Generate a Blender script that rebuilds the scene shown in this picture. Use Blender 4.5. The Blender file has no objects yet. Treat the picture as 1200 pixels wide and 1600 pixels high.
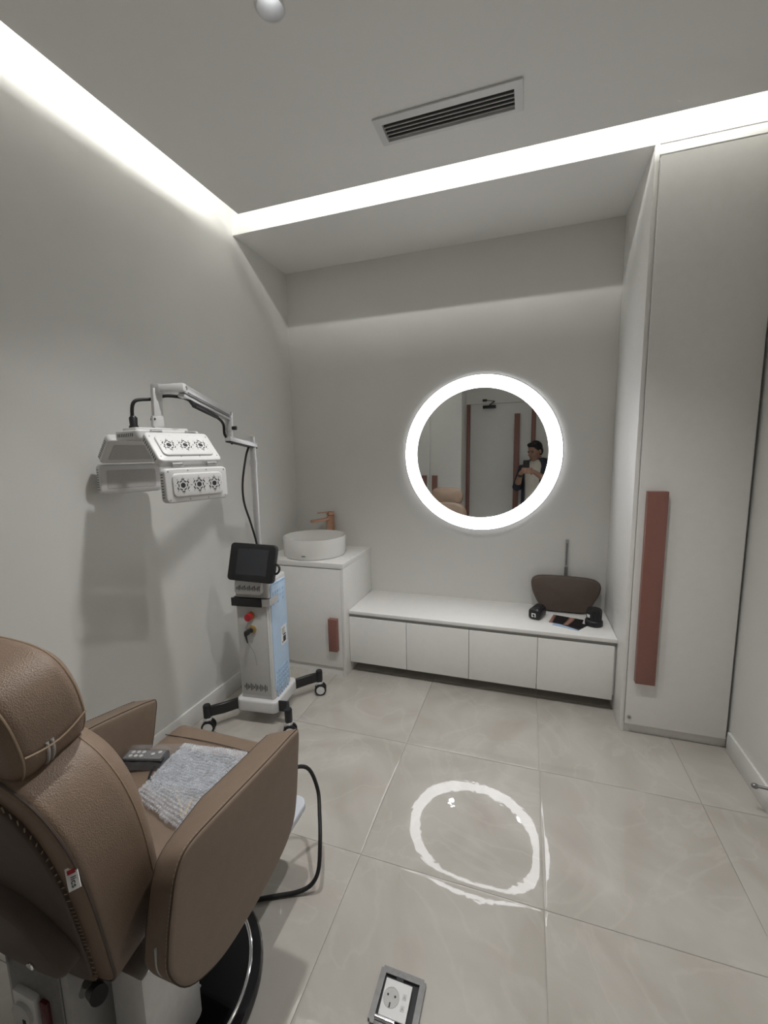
import bpy, bmesh, math, random
from mathutils import Vector, Matrix
random.seed(7)
PI = math.pi
scene = bpy.context.scene
col = scene.collection

# ------------------------------------------------------------------ camera
FW = Vector((-0.31731536, 0.93832502, -0.13732126))
RT = Vector((0.94794989, 0.31789403, -0.01828661))
UP = Vector((-0.02649483, 0.13597629, 0.99035775))
CAM = Vector((0, 0, 1.385))
cd = bpy.data.cameras.new('camera')
cd.sensor_fit = 'VERTICAL'
cd.sensor_height = 36
cd.lens = 665.576 / 1600 * 36
cd.clip_start = 0.005
co = bpy.data.objects.new('camera', cd)
col.objects.link(co)
co.matrix_world = Matrix(((RT.x, UP.x, -FW.x, CAM.x), (RT.y, UP.y, -FW.y, CAM.y), (RT.z, UP.z, -FW.z, CAM.z), (0, 0, 0, 1)))
scene.camera = co
# ------------------------------------------------------------------ world, exposure
w = bpy.data.worlds.new('world')
scene.world = w
w.use_nodes = True
w.node_tree.nodes['Background'].inputs[0].default_value = (0.5, 0.5, 0.5, 1)
w.node_tree.nodes['Background'].inputs[1].default_value = 0.02
scene.view_settings.view_transform = 'Standard'
scene.view_settings.look = 'None'
scene.view_settings.gamma = 1
scene.view_settings.use_curve_mapping = False
scene.view_settings.exposure = 0.42
scene.cycles.max_bounces = 16
scene.cycles.diffuse_bounces = 12
RING_LIGHT = 4.4
COVE_LIGHT = 93.0
SPOT_WATT = 53.0

# ------------------------------------------------------------------ dimensions (metres)
D = 2.769; XL = -1.622; XN = 0.463; YN = 2.206; ZN = 2.621; XR = 0.907; YB0 = -0.80; ZT = 2.90
XV = -1.041; YV = 2.285; ZV = 0.7255; ZB = 0.412; YB = 2.35
PX0 = -1.455; PY1 = 2.036; PZT = 2.724          # dropped ceiling panel edges

# ------------------------------------------------------------------ materials
def mat(name, c, rough=0.5, metal=0.0, noise=0.0, nscale=8.0, bump=0.0, bscale=200.0, coat=0.0, spec=0.5, emit=0.0, trans=0.0, alpha=1.0, c2=None, bdist=0.002):
    m = bpy.data.materials.new(name)
    m.use_nodes = True
    nt = m.node_tree
    b = nt.nodes['Principled BSDF']
    b.inputs['Base Color'].default_value = (*c, 1)
    b.inputs['Roughness'].default_value = rough
    b.inputs['Metallic'].default_value = metal
    b.inputs['Specular IOR Level'].default_value = spec
    b.inputs['Coat Weight'].default_value = coat
    b.inputs['Coat Roughness'].default_value = 0.05
    b.inputs['Transmission Weight'].default_value = trans
    b.inputs['Alpha'].default_value = alpha
    if emit:
        b.inputs['Emission Color'].default_value = (*c, 1)
        b.inputs['Emission Strength'].default_value = emit
    tc = nt.nodes.new('ShaderNodeTexCoord')
    if noise or c2:
        n = nt.nodes.new('ShaderNodeTexNoise'); n.inputs['Scale'].default_value = nscale; n.inputs['Detail'].default_value = 5
        r = nt.nodes.new('ShaderNodeValToRGB')
        d = c2 if c2 else tuple(x * (1 - noise) for x in c)
        r.color_ramp.elements[0].color = (*d, 1); r.color_ramp.elements[1].color = (*c, 1)
        r.color_ramp.elements[0].position = .35; r.color_ramp.elements[1].position = .65
        nt.links.new(tc.outputs['Object'], n.inputs['Vector']); nt.links.new(n.outputs['Fac'], r.inputs['Fac'])
        nt.links.new(r.outputs['Color'], b.inputs['Base Color'])
    if bump:
        n2 = nt.nodes.new('ShaderNodeTexVoronoi' if bscale > 250 else 'ShaderNodeTexNoise'); n2.inputs['Scale'].default_value = bscale
        bp = nt.nodes.new('ShaderNodeBump'); bp.inputs['Strength'].default_value = bump; bp.inputs['Distance'].default_value = bdist
        nt.links.new(tc.outputs['Object'], n2.inputs['Vector'])
        nt.links.new(n2.outputs['Distance' if bscale > 250 else 'Fac'], bp.inputs['Height']); nt.links.new(bp.outputs['Normal'], b.inputs['Normal'])
    return m

M = {}
M['wall'] = mat('wall_paint', (.69, .688, .665), .75, noise=.03, nscale=3, bump=.08, bscale=180)
M['ceil'] = mat('ceiling_paint', (.80, .798, .78), .8, noise=.02, nscale=2)
M['white'] = mat('white_lacquer', (.795, .79, .775), .42, noise=.02, nscale=30)
M['whiteb'] = mat('baseboard_white', (.76, .755, .74), .4, noise=.02, nscale=20)
M['shadowgap'] = mat('recess_grey', (.36, .36, .35), .6, noise=.05)
M['copper'] = mat('dusty_copper_lacquer', (.25, .112, .09), .38, noise=.05, nscale=40)
M['copmet'] = mat('brushed_copper', (.60, .36, .25), .28, 1.0, noise=.08, nscale=60)
M['ceramic'] = mat('white_ceramic', (.80, .795, .78), .15, noise=.01, coat=.4)
M['steel'] = mat('brushed_steel', (.55, .55, .56), .32, 1.0, noise=.1, nscale=60)
M['chrome'] = mat('chrome', (.78, .78, .8), .12, 1.0, noise=.03)
M['alu'] = mat('silver_paint', (.62, .62, .63), .35, .6, noise=.05, nscale=50)
M['greymetal'] = mat('grey_powder_coat', (.42, .42, .41), .5, .1, noise=.08, nscale=40)
M['greyframe'] = mat('grey_anodised', (.23, .23, .23), .45, .6, noise=.12, nscale=80)
M['black'] = mat('black_plastic', (.016, .016, .018), .4, noise=.2, nscale=60)
M['blackgloss'] = mat('black_gloss', (.01, .01, .012), .12, noise=.2, nscale=20, coat=.6)
M['rubber'] = mat('black_rubber', (.012, .012, .013), .6, noise=.2)
M['screen'] = mat('dark_screen', (.035, .038, .045), .25, noise=.1)
M['plastic'] = mat('white_plastic', (.65, .65, .65), .35, noise=.02, nscale=30)
M['plasticg'] = mat('light_grey_plastic', (.52, .52, .51), .4, noise=.03, nscale=30)
M['blue'] = mat('pale_blue_plastic', (.50, .66, .86), .4, noise=.04, nscale=30)
M['blued'] = mat('pale_blue_relief', (.42, .58, .79), .45, noise=.04, nscale=30)
M['red'] = mat('red_plastic', (.42, .02, .03), .3, noise=.1)
M['reddark'] = mat('dark_red_plastic', (.09, .006, .008), .35, noise=.1)
M['brass'] = mat('brass', (.70, .50, .18), .3, .8, noise=.1)
M['leather'] = mat('brown_leather', (.225, .158, .113), .5, noise=.06, nscale=30, bump=.35, bscale=420, bdist=.0015)
M['leathers'] = mat('brown_suede_vinyl', (.19, .138, .101), .55, noise=.06, nscale=40, bump=.2, bscale=500, bdist=.001)
M['leatherd'] = mat('dark_brown_vinyl', (.095, .068, .054), .6, noise=.08, nscale=40)
M['seam'] = mat('seam_dark', (.06, .04, .028), .8, noise=.1)
M['thread'] = mat('tan_thread', (.36, .27, .19), .8, noise=.1)
M['paper'] = mat('white_paper', (.82, .82, .81), .7, noise=.02)
M['ink'] = mat('dark_ink', (.03, .03, .035), .7, noise=.1)
M['glowwarm'] = mat('cove_led', (1.0, .985, .95), .5, emit=COVE_LIGHT)
M['ring'] = mat('ring_light_frosted', (.97, .97, 1.0), .5, emit=RING_LIGHT)
M['spotglow'] = mat('downlight_lens', (.96, .98, 1.0), .4, emit=2.6)
M['glass'] = mat('mirror_silvering', (.90, .92, .91), .0, 1.0, noise=.005)
M['footgrey'] = mat('pale_grey_board', (.56, .59, .64), .45, noise=.04)
M['pouch'] = mat('antistatic_grey', (.16, .175, .21), .3, noise=.5, nscale=40)
M['led'] = mat('led_grid', (.52, .51, .505), .45, c2=(.38, .375, .37), nscale=500)
M['hinge'] = mat('hinge_metal', (.30, .30, .30), .35, .9, noise=.1)
M['slatgrey'] = mat('slat_grey', (.13, .13, .13), .6, noise=.05)
M['dark'] = mat('dark_void', (.02, .02, .02), .9, noise=.1)
M['skin'] = mat('skin', (.33, .19, .135), .5, noise=.06, nscale=30)
M['hair'] = mat('black_hair', (.012, .012, .014), .6, noise=.3, nscale=200)
M['navy'] = mat('navy_cloth', (.028, .034, .05), .8, noise=.15, nscale=60)
M['cream'] = mat('cream_cotton', (.62, .59, .53), .85, noise=.06, nscale=50)
M['trouser'] = mat('dark_trousers', (.03, .03, .035), .85, noise=.15, nscale=60)
M['shoe'] = mat('black_shoe', (.015, .015, .016), .4, noise=.2)
M['bag'] = None

def clear_mat(name, mixfac, rough, tint=(.9, .92, .95)):
    m = bpy.data.materials.new(name); m.use_nodes = True
    nt = m.node_tree; nt.nodes.clear()
    o = nt.nodes.new('ShaderNodeOutputMaterial'); mx = nt.nodes.new('ShaderNodeMixShader')
    t = nt.nodes.new('ShaderNodeBsdfTransparent'); p = nt.nodes.new('ShaderNodeBsdfPrincipled')
    p.inputs['Base Color'].default_value = (*tint, 1); p.inputs['Roughness'].default_value = rough
    p.inputs['Specular IOR Level'].default_value = .9
    t.inputs['Color'].default_value = (.97, .97, .98, 1)
    n = nt.nodes.new('ShaderNodeTexNoise'); n.inputs['Scale'].default_value = 60
    mr = nt.nodes.new('ShaderNodeMapRange'); mr.inputs[3].default_value = mixfac * .6; mr.inputs[4].default_value = mixfac * 1.4
    tc = nt.nodes.new('ShaderNodeTexCoord')
    nt.links.new(tc.outputs['Object'], n.inputs['Vector']); nt.links.new(n.outputs['Fac'], mr.inputs[0]); nt.links.new(mr.outputs[0], mx.inputs[0])
    nt.links.new(t.outputs[0], mx.inputs[1]); nt.links.new(p.outputs[0], mx.inputs[2]); nt.links.new(mx.outputs[0], o.inputs[0])
    return m
M['bag'] = clear_mat('clear_polybag', .07, .08)
M['bubble'] = clear_mat('bubble_wrap_film', .30, .07, (.80, .84, .90))

def floor_mat():
    m = bpy.data.materials.new('polished_marble_tile'); m.use_nodes = True
    nt = m.node_tree; b = nt.nodes['Principled BSDF']; L = nt.links.new
    geo = nt.nodes.new('ShaderNodeNewGeometry')
    oi = nt.nodes.new('ShaderNodeObjectInfo')
    sc_ = nt.nodes.new('ShaderNodeVectorMath'); sc_.operation = 'SCALE'; sc_.inputs['Scale'].default_value = 9.0
    cmb = nt.nodes.new('ShaderNodeCombineXYZ'); L(oi.outputs['Random'], cmb.inputs[0]); L(oi.outputs['Random'], cmb.inputs[1]); L(oi.outputs['Random'], cmb.inputs[2])
    L(cmb.outputs[0], sc_.inputs[0])
    add = nt.nodes.new('ShaderNodeVectorMath'); L(geo.outputs['Position'], add.inputs[0]); L(sc_.outputs[0], add.inputs[1])
    n1 = nt.nodes.new('ShaderNodeTexNoise'); n1.inputs['Scale'].default_value = 2.6; n1.inputs['Detail'].default_value = 7; n1.inputs['Distortion'].default_value = 1.2
    r1 = nt.nodes.new('ShaderNodeValToRGB')
    e = r1.color_ramp.elements; e[0].position = .3; e[0].color = (.41, .385, .345, 1); e[1].position = .72; e[1].color = (.51, .49, .455, 1)
    L(add.outputs[0], n1.inputs['Vector']); L(n1.outputs['Fac'], r1.inputs['Fac'])
    n2 = nt.nodes.new('ShaderNodeTexNoise'); n2.inputs['Scale'].default_value = 1.7; n2.inputs['Detail'].default_value = 9; n2.inputs['Distortion'].default_value = 2.2
    L(add.outputs[0], n2.inputs['Vector'])
    r2 = nt.nodes.new('ShaderNodeValToRGB')
    e = r2.color_ramp.elements; e[0].position = .47; e[0].color = (0, 0, 0, 1); e[1].position = .5; e[1].color = (1, 1, 1, 1)
    k = r2.color_ramp.elements.new(.53); k.color = (0, 0, 0, 1)
    L(n2.outputs['Fac'], r2.inputs['Fac'])
    ml = nt.nodes.new('ShaderNodeMath'); ml.operation = 'MULTIPLY'; ml.inputs[1].default_value = .13; L(r2.outputs['Color'], ml.inputs[0])
    n3 = nt.nodes.new('ShaderNodeTexNoise'); n3.inputs['Scale'].default_value = 3.1; n3.inputs['Detail'].default_value = 3; L(add.outputs[0], n3.inputs['Vector'])
    r3 = nt.nodes.new('ShaderNodeValToRGB'); e = r3.color_ramp.elements; e[0].position = .58; e[0].color = (0, 0, 0, 1); e[1].position = .75; e[1].color = (.35, .35, .35, 1)
    L(n3.outputs['Fac'], r3.inputs['Fac'])
    mxp = nt.nodes.new('ShaderNodeMix'); mxp.data_type = 'RGBA'; L(r3.outputs['Color'], mxp.inputs['Factor']); L(r1.outputs['Color'], mxp.inputs['A']); mxp.inputs['B'].default_value = (.44, .36, .33, 1)
    mx = nt.nodes.new('ShaderNodeMix'); mx.data_type = 'RGBA'; L(ml.outputs[0], mx.inputs['Factor']); L(mxp.outputs['Result'], mx.inputs['A']); mx.inputs['B'].default_value = (.66, .64, .61, 1)
    L(mx.outputs['Result'], b.inputs['Base Color'])
    b.inputs['Roughness'].default_value = .26
    b.inputs['Coat Weight'].default_value = .85; b.inputs['Coat Roughness'].default_value = .018; b.inputs['Coat IOR'].default_value = 1.62
    b.inputs['Specular IOR Level'].default_value = .3
    n4 = nt.nodes.new('ShaderNodeTexNoise'); n4.inputs['Scale'].default_value = 26; n4.inputs['Detail'].default_value = 2; L(geo.outputs['Position'], n4.inputs['Vector'])
    bp = nt.nodes.new('ShaderNodeBump'); bp.inputs['Strength'].default_value = .018; bp.inputs['Distance'].default_value = .01; L(n4.outputs['Fac'], bp.inputs['Height'])
    L(bp.outputs['Normal'], b.inputs['Coat Normal'])
    return m
M['tile'] = floor_mat()
M['grout'] = mat('grout', (.42, .40, .37), .9, noise=.1, nscale=50)

# ------------------------------------------------------------------ helpers
def finish(o, parent=None):
    if parent is not None:
        o.parent = parent
        o.matrix_parent_inverse = parent.matrix_basis.inverted() if parent.parent is None else (parent.parent.matrix_basis @ parent.matrix_parent_inverse @ parent.matrix_basis).inverted()
    return o

def link_bm(name, bm, m, parent=None, smooth=True, angle=40, recalc=True):
    if recalc:
        bmesh.ops.recalc_face_normals(bm, faces=bm.faces)
    me = bpy.data.meshes.new(name)
    vs = [v.co for v in bm.verts]
    lo = Vector((min(v.x for v in vs), min(v.y for v in vs), min(v.z for v in vs))); hi = Vector((max(v.x for v in vs), max(v.y for v in vs), max(v.z for v in vs)))
    c = Vector(((lo.x + hi.x) / 2, (lo.y + hi.y) / 2, lo.z))
    bmesh.ops.translate(bm, verts=bm.verts, vec=-c)
    bm.to_mesh(me); bm.free()
    if smooth:
        me.shade_smooth()
        me.set_sharp_from_angle(angle=math.radians(angle))
    me.materials.append(M[m] if isinstance(m, str) else m)
    o = bpy.data.objects.new(name, me)
    col.objects.link(o)
    o.location = c
    # parents built in world space: keep the child's world place
    if parent is not None:
        o.parent = parent
        o.matrix_parent_inverse = WM[parent.name].inverted()
        WM[o.name] = Matrix.Translation(c)
    else:
        WM[o.name] = Matrix.Translation(c)
    return o
WM = {}
def thing(name, label, cat, loc, group=None):
    o = bpy.data.objects.new(name, None); col.objects.link(o); o.location = loc; o.empty_display_size = .1
    WM[o.name] = Matrix.Translation(Vector(loc))
    tag(o, label, cat, group); return o
def tag(o, label, cat, group=None):
    o['label'] = label; o['category'] = cat
    if group: o['group'] = group
    return o
def struct(o):
    o['kind'] = 'structure'; return o
def B(): return bmesh.new()
def box(bm, x0, x1, y0, y1, z0, z1, bev=0.0, seg=2, mtx=None):
    r = bmesh.ops.create_cube(bm, size=1)
    vs = r['verts']
    for v in vs:
        v.co = Vector((x0 + (v.co.x + .5) * (x1 - x0), y0 + (v.co.y + .5) * (y1 - y0), z0 + (v.co.z + .5) * (z1 - z0)))
    if bev:
        es = list({e for v in vs for e in v.link_edges})
        r = bmesh.ops.bevel(bm, geom=es, offset=bev, segments=seg, profile=.5, affect='EDGES')
        vs = list({v for f in r['faces'] for v in f.verts} | {v for v in vs if v.is_valid})
    if mtx is not None:
        for v in vs: v.co = mtx @ v.co
    return bm
def boxo(name, x0, x1, y0, y1, z0, z1, m, parent=None, bev=0.0, seg=2, mtx=None):
    return link_bm(name, box(B(), x0, x1, y0, y1, z0, z1, bev, seg, mtx), m, parent)
def cyl(bm, p0, p1, r0, r1=None, seg=24, caps=True):
    p0 = Vector(p0); p1 = Vector(p1); r1 = r0 if r1 is None else r1
    d = p1 - p0; q = Vector((0, 0, 1)).rotation_difference(d.normalized()).to_matrix()
    a = []; b = []
    for i in range(seg):
        t = 2 * PI * i / seg; u = q @ Vector((math.cos(t), math.sin(t), 0))
        a.append(bm.verts.new(p0 + u * r0)); b.append(bm.verts.new(p1 + u * r1))
    for i in range(seg):
        j = (i + 1) % seg; bm.faces.new((a[i], a[j], b[j], b[i]))
    if caps:
        bm.faces.new(a[::-1]); bm.faces.new(b)
    return bm
def cylo(name, p0, p1, r, m, parent=None, r1=None, seg=24):
    return link_bm(name, cyl(B(), p0, p1, r, r1, seg), m, parent)
def catmull(pts, n=8, closed=False):
    P = [Vector(p) for p in pts]; out = []; N = len(P)
    rng = range(N if closed else N - 1)
    for i in rng:
        g = (lambda k: P[k % N]) if closed else (lambda k: P[min(max(k, 0), N - 1)])
        a, b, c, d = g(i - 1), g(i), g(i + 1), g(i + 2)
        for k in range(n):
            t = k / n
            out.append(.5 * ((2 * b) + (c - a) * t + (2 * a - 5 * b + 4 * c - d) * t * t + (3 * b - a - 3 * c + d) * t ** 3))
    if not closed: out.append(P[-1])
    return out
def tube(bm, pts, r, seg=8, closed=False, smooth=0):
    P = catmull(pts, smooth, closed) if smooth else [Vector(p) for p in pts]
    N = len(P); rings = []; prev = None
    for i, p in enumerate(P):
        if closed: t = P[(i + 1) % N] - P[i - 1]
        else: t = P[min(i + 1, N - 1)] - P[max(i - 1, 0)]
        t.normalize()
        if prev is None:
            a = Vector((0, 0, 1)) if abs(t.z) < .9 else Vector((1, 0, 0))
            u = t.cross(a).normalized()
        else:
            u = prev - t * prev.dot(t); u.normalize()
        prev = u; v = t.cross(u)
        rr = r(i / (N - 1)) if callable(r) else r
        rings.append([bm.verts.new(p + (u * math.cos(2 * PI * k / seg) + v * math.sin(2 * PI * k / seg)) * rr) for k in range(seg)])
    for i in range(N if closed else N - 1):
        a = rings[i]; b = rings[(i + 1) % N]
        for k in range(seg):
            bm.faces.new((a[k], a[(k + 1) % seg], b[(k + 1) % seg], b[k]))
    if not closed:
        bm.faces.new(rings[0][::-1]); bm.faces.new(rings[-1])
    return bm
def tubeo(name, pts, r, m, parent=None, seg=8, closed=False, smooth=6):
    return link_bm(name, tube(B(), pts, r, seg, closed, smooth), m, parent)
def lathe(bm, prof, c=(0, 0), seg=48, closed=False):
    rings = []
    for (r, z) in prof:
        if r < 1e-6: rings.append([bm.verts.new((c[0], c[1], z))])
        else: rings.append([bm.verts.new((c[0] + r * math.cos(2 * PI * k / seg), c[1] + r * math.sin(2 * PI * k / seg), z)) for k in range(seg)])
    n = len(rings)
    for i in range(n if closed else n - 1):
        a = rings[i]; b = rings[(i + 1) % n]
        for k in range(seg):
            j = (k + 1) % seg
            if len(a) == 1 and len(b) == 1: continue
            if len(a) == 1: bm.faces.new((a[0], b[k], b[j]))
            elif len(b) == 1: bm.faces.new((a[k], b[0], a[j]))
            else: bm.faces.new((a[k], a[j], b[j], b[k]))
    return bm
def loft(bm, outline, T, d0, d1, r0, r1, crown0=0.0, crown1=0.0, n=5, capn=6):
    """closed outline (u,v) extruded along w from d0 to d1 with rounded rims; T maps (u,v,w) to a point"""
    O = [Vector((p[0], p[1])) for p in outline]; N = len(O)
    ar = sum(O[i].x * O[(i + 1) % N].y - O[(i + 1) % N].x * O[i].y for i in range(N))
    if ar < 0: O = O[::-1]
    nor = []
    for i in range(N):
        t = O[(i + 1) % N] - O[i - 1]; t.normalize(); nor.append(Vector((-t.y, t.x)))
    cen = sum(O, Vector((0, 0))) / N
    layers = []
    def ring(ins, s, wv):
        return [((O[i] + nor[i] * ins - cen) * s + cen, wv) for i in range(N)]
    for k in range(capn):
        s = (k + 1) / (capn + 1); layers.append(ring(r0, s, d0 - crown0 * (1 - s * s)))
    for k in range(n + 1):
        a = PI / 2 * k / n; layers.append(ring(r0 * (1 - math.sin(a)), 1, d0 + r0 * (1 - math.cos(a))))
    for k in range(n + 1):
        a = PI / 2 * k / n; layers.append(ring(r1 * (1 - math.cos(a)), 1, d1 - r1 * (1 - math.sin(a))))
    for k in range(capn):
        s = 1 - (k + 1) / (capn + 1); layers.append(ring(r1, s, d1 + crown1 * (1 - s * s)))
    V = [[bm.verts.new(T(p.x, p.y, wv)) for p, wv in L] for L in layers]
    for a, b in zip(V, V[1:]):
        for i in range(N):
            j = (i + 1) % N; bm.faces.new((a[i], a[j], b[j], b[i]))
    c0 = bm.verts.new(T(cen.x, cen.y, d0 - crown0)); c1 = bm.verts.new(T(cen.x, cen.y, d1 + crown1))
    for i in range(N):
        j = (i + 1) % N; bm.faces.new((c0, V[0][j], V[0][i])); bm.faces.new((c1, V[-1][i], V[-1][j]))
    return bm
def rrect(wd, hg, r, n=5, cx=0, cy=0):
    out = []
    for sx, sy, a0 in ((1, 1, 0), (-1, 1, 90), (-1, -1, 180), (1, -1, 270)):
        for k in range(n + 1):
            a = math.radians(a0 + 90 * k / n)
            out.append((cx + sx * (wd / 2 - r) + r * math.cos(a), cy + sy * (hg / 2 - r) + r * math.sin(a)))
    return out
def evalmesh(o):
    dg = bpy.context.evaluated_depsgraph_get()
    me = bpy.data.meshes.new_from_object(o.evaluated_get(dg))
    return me
def text_obj(name, s, size, mtx, m, parent, depth=.0004):
    cu = bpy.data.curves.new(name + '_c', 'FONT'); cu.body = s; cu.size = size; cu.extrude = depth; cu.align_x = 'CENTER'; cu.align_y = 'CENTER'
    t = bpy.data.objects.new(name + '_t', cu); col.objects.link(t)
    bpy.context.view_layer.update()
    me = evalmesh(t); bpy.data.objects.remove(t)
    bm = B(); bm.from_mesh(me); bpy.data.meshes.remove(me)
    for v in bm.verts: v.co = mtx @ v.co
    return link_bm(name, bm, m, parent, smooth=False)

# ------------------------------------------------------------------ the room shell
fl = struct(boxo('floor', XL - .1, XR + .1, YB0 - .1, D + .1, -.06, -.004, 'grout'))
def tile(x0, x1, y0, y1, k):
    bm = B(); nx = 10; ny = 10; W = x1 - x0; Hh = y1 - y0
    def fr(n):   # denser at the rims
        return [0, .004, .015, .05, .15, .3, .5, .7, .85, .95, .985, .996, 1]
    fx = fr(nx); g = []
    a = random.uniform(-1, 1) * .00018; b_ = random.uniform(-1, 1) * .00018
    for v in fx:
        row = []
        for u in fx:
            e = min(u * W, (1 - u) * W, v * Hh, (1 - v) * Hh)
            z = -.0009 * max(0, 1 - e / .0035) ** 2 - .00022 * max(0, 1 - e / .05) ** 2
            z += a * math.sin(PI * u) * math.sin(PI * v) + b_ * math.sin(PI * u) * math.cos(PI * v)
            row.append(bm.verts.new((x0 + u * W, y0 + v * Hh, z)))
        g.append(row)
    n = len(fx)
    for j in range(n - 1):
        for i in range(n - 1):
            bm.faces.new((g[j][i], g[j][i + 1], g[j + 1][i + 1], g[j + 1][i]))
    rim = [g[0][i] for i in range(n)] + [g[j][n - 1] for j in range(1, n)] + [g[n - 1][i] for i in range(n - 2, -1, -1)] + [g[j][0] for j in range(n - 2, 0, -1)]
    low = [bm.verts.new((v.co.x, v.co.y, -.0045)) for v in rim]
    for i in range(len(rim)):
        j = (i + 1) % len(rim); bm.faces.new((rim[j], rim[i], low[i], low[j]))
    o = link_bm('tile', bm, 'tile', fl, recalc=False)
    return o
J = .0007
xs = [XL] + [x for x in (-1.117, -.517, .083, .683)] + [XR]
ys = [YB0] + [y for y in (-.593, .007, .607, 1.207, 1.807, 2.407)] + [D]
k = 0
for i in range(len(xs) - 1):
    for j in range(len(ys) - 1):
        tile(xs[i] + J, xs[i + 1] - J, ys[j] + J, ys[j + 1] - J, k); k += 1

struct(boxo('wall_left', XL - .1, XL, YB0 - .1, D + .1, 0, ZT, 'wall'))
struct(boxo('wall_right', XR, XR + .1, YB0 - .1, D + .1, 0, ZT, 'wall'))
struct(boxo('wall_back', XL, XR, D, D + .1, 0, ZT, 'wall'))
# wall behind the viewer, with the door opening
DX0, DX1, DZ = -.80, .035, 2.215
wf = struct(boxo('wall_front', DX1 + .055, XR, YB0 - .1, YB0, 0, ZT, 'wall'))
boxo('wall_pier', XL, DX0 - .05, YB0 - .1, YB0, 0, ZT, 'wall', wf)
boxo('wall_lintel', DX0 - .05, DX1 + .055, YB0 - .1, YB0, DZ + .004, ZT, 'wall', wf)
ce = struct(boxo('ceiling', XL - .1, XR + .1, YB0 - .1, D + .1, ZT, ZT + .06, 'ceil'))
boxo('bulkhead', XL, XR, YN, D, ZN, ZT, 'ceil', ce)
# dropped panel with openings for the air grille and the two downlights
VX0, VX1, VY0, VY1 = -.561, -.079, 1.712, 1.806
DL = [(-.715, 1.205), (.035, 1.205)]
pn = boxo('dropped_panel', PX0, XR, YB0, PY1, ZN + .001, PZT, 'ceil', ce)
cut = B(); box(cut, VX0, VX1, VY0, VY1, ZN - .05, PZT + .05)
for (x, y) in DL: cyl(cut, (x, y, ZN - .05), (x, y, PZT + .05), .037, seg=40)
cu = link_bm('cutter', cut, 'ceil', None, smooth=False)
md = pn.modifiers.new('b', 'BOOLEAN'); md.object = cu; md.operation = 'DIFFERENCE'; md.solver = 'EXACT'
bpy.context.view_layer.update()
nm = evalmesh(pn); pn.modifiers.clear(); pn.data = nm
bpy.data.objects.remove(cu)
# baseboards
struct(boxo('baseboard_left', XL, XL + .012, -.40, YV, 0, .097, 'whiteb', bev=.003))
struct(boxo('baseboard_right', XR - .012, XR, YB0, YN - .02, 0, .097, 'whiteb', bev=.003))
struct(boxo('baseboard_front', DX1 + .06, XR - .012, YB0, YB0 + .012, 0, .097, 'whiteb', bev=.003))

# hidden cove light strips lying on the panel edge
def led_strip(label, x0, x1, y0, y1, segs):
    t = thing('led_strip', label, 'light', ((x0 + x1) / 2, (y0 + y1) / 2, PZT), 'cove light strips')
    boxo('profile', x0, x1, y0, y1, PZT, PZT + .018, 'alu', t)
    # flat diffuser on the wall-facing side of the profile, cut into short spans so light sampling stays even
    bm = B(); ax = 0 if x1 - x0 > y1 - y0 else 1; lo = []; hi = []
    for i in range(segs + 1):
        f = i / segs
        p = (x0 + (x1 - x0) * f, y1 + .0005) if ax == 0 else (x0 - .0005, y0 + (y1 - y0) * f)
        lo.append(bm.verts.new((*p, PZT + .011))); q = (p[0], p[1] + .003) if ax == 0 else (p[0] - .003, p[1]); hi.append(bm.verts.new((*q, PZT + .017)))
    for i in range(segs): bm.faces.new((lo[i], lo[i + 1], hi[i + 1], hi[i]) if ax == 0 else (lo[i + 1], lo[i], hi[i], hi[i + 1]))
    link_bm('diffuser', bm, 'glowwarm', t, smooth=False)
led_strip('warm white light strip hidden on ceiling panel edge facing the white bulkhead', PX0 + .03, XR - .01, PY1 - .034, PY1 - .020, 24)
led_strip('warm white light strip hidden on ceiling panel edge along the left wall', PX0 + .020, PX0 + .034, YB0 + .01, PY1 - .04, 28)

# downlights
for i, (x, y) in enumerate(DL):
    lab = ['round white recessed ceiling downlight nearer the left wall', 'round white recessed ceiling downlight nearer the tall cabinet'][i]
    t = thing('downlight', lab, 'ceiling light', (x, y, ZN), 'ceiling downlights')
    link_bm('trim_ring', lathe(B(), [(.0375, ZN), (.041, ZN), (.0415, ZN - .003), (.0375, ZN - .004), (.035, ZN - .001), (.024, ZN + .05), (.0255, ZN + .052), (.0365, ZN + .004)], (x, y), 40, True), 'plastic', t)
    link_bm('lens', lathe(B(), [(0, ZN + .043), (.012, ZN + .044), (.0235, ZN + .05), (.0235, ZN + .058), (0, ZN + .06)], (x, y), 32), 'spotglow', t)
    ld = bpy.data.lights.new('downlight_beam', 'SPOT'); ld.energy = SPOT_WATT; ld.spot_size = math.radians(106); ld.spot_blend = 1.0; ld.shadow_soft_size = .034; ld.color = (1.0, .985, .96)
    lo = bpy.data.objects.new('downlight_beam', ld); col.objects.link(lo); lo.location = (x, y, ZN - .006)
    lo.parent = t; lo.matrix_parent_inverse = WM[t.name].inverted()

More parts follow.
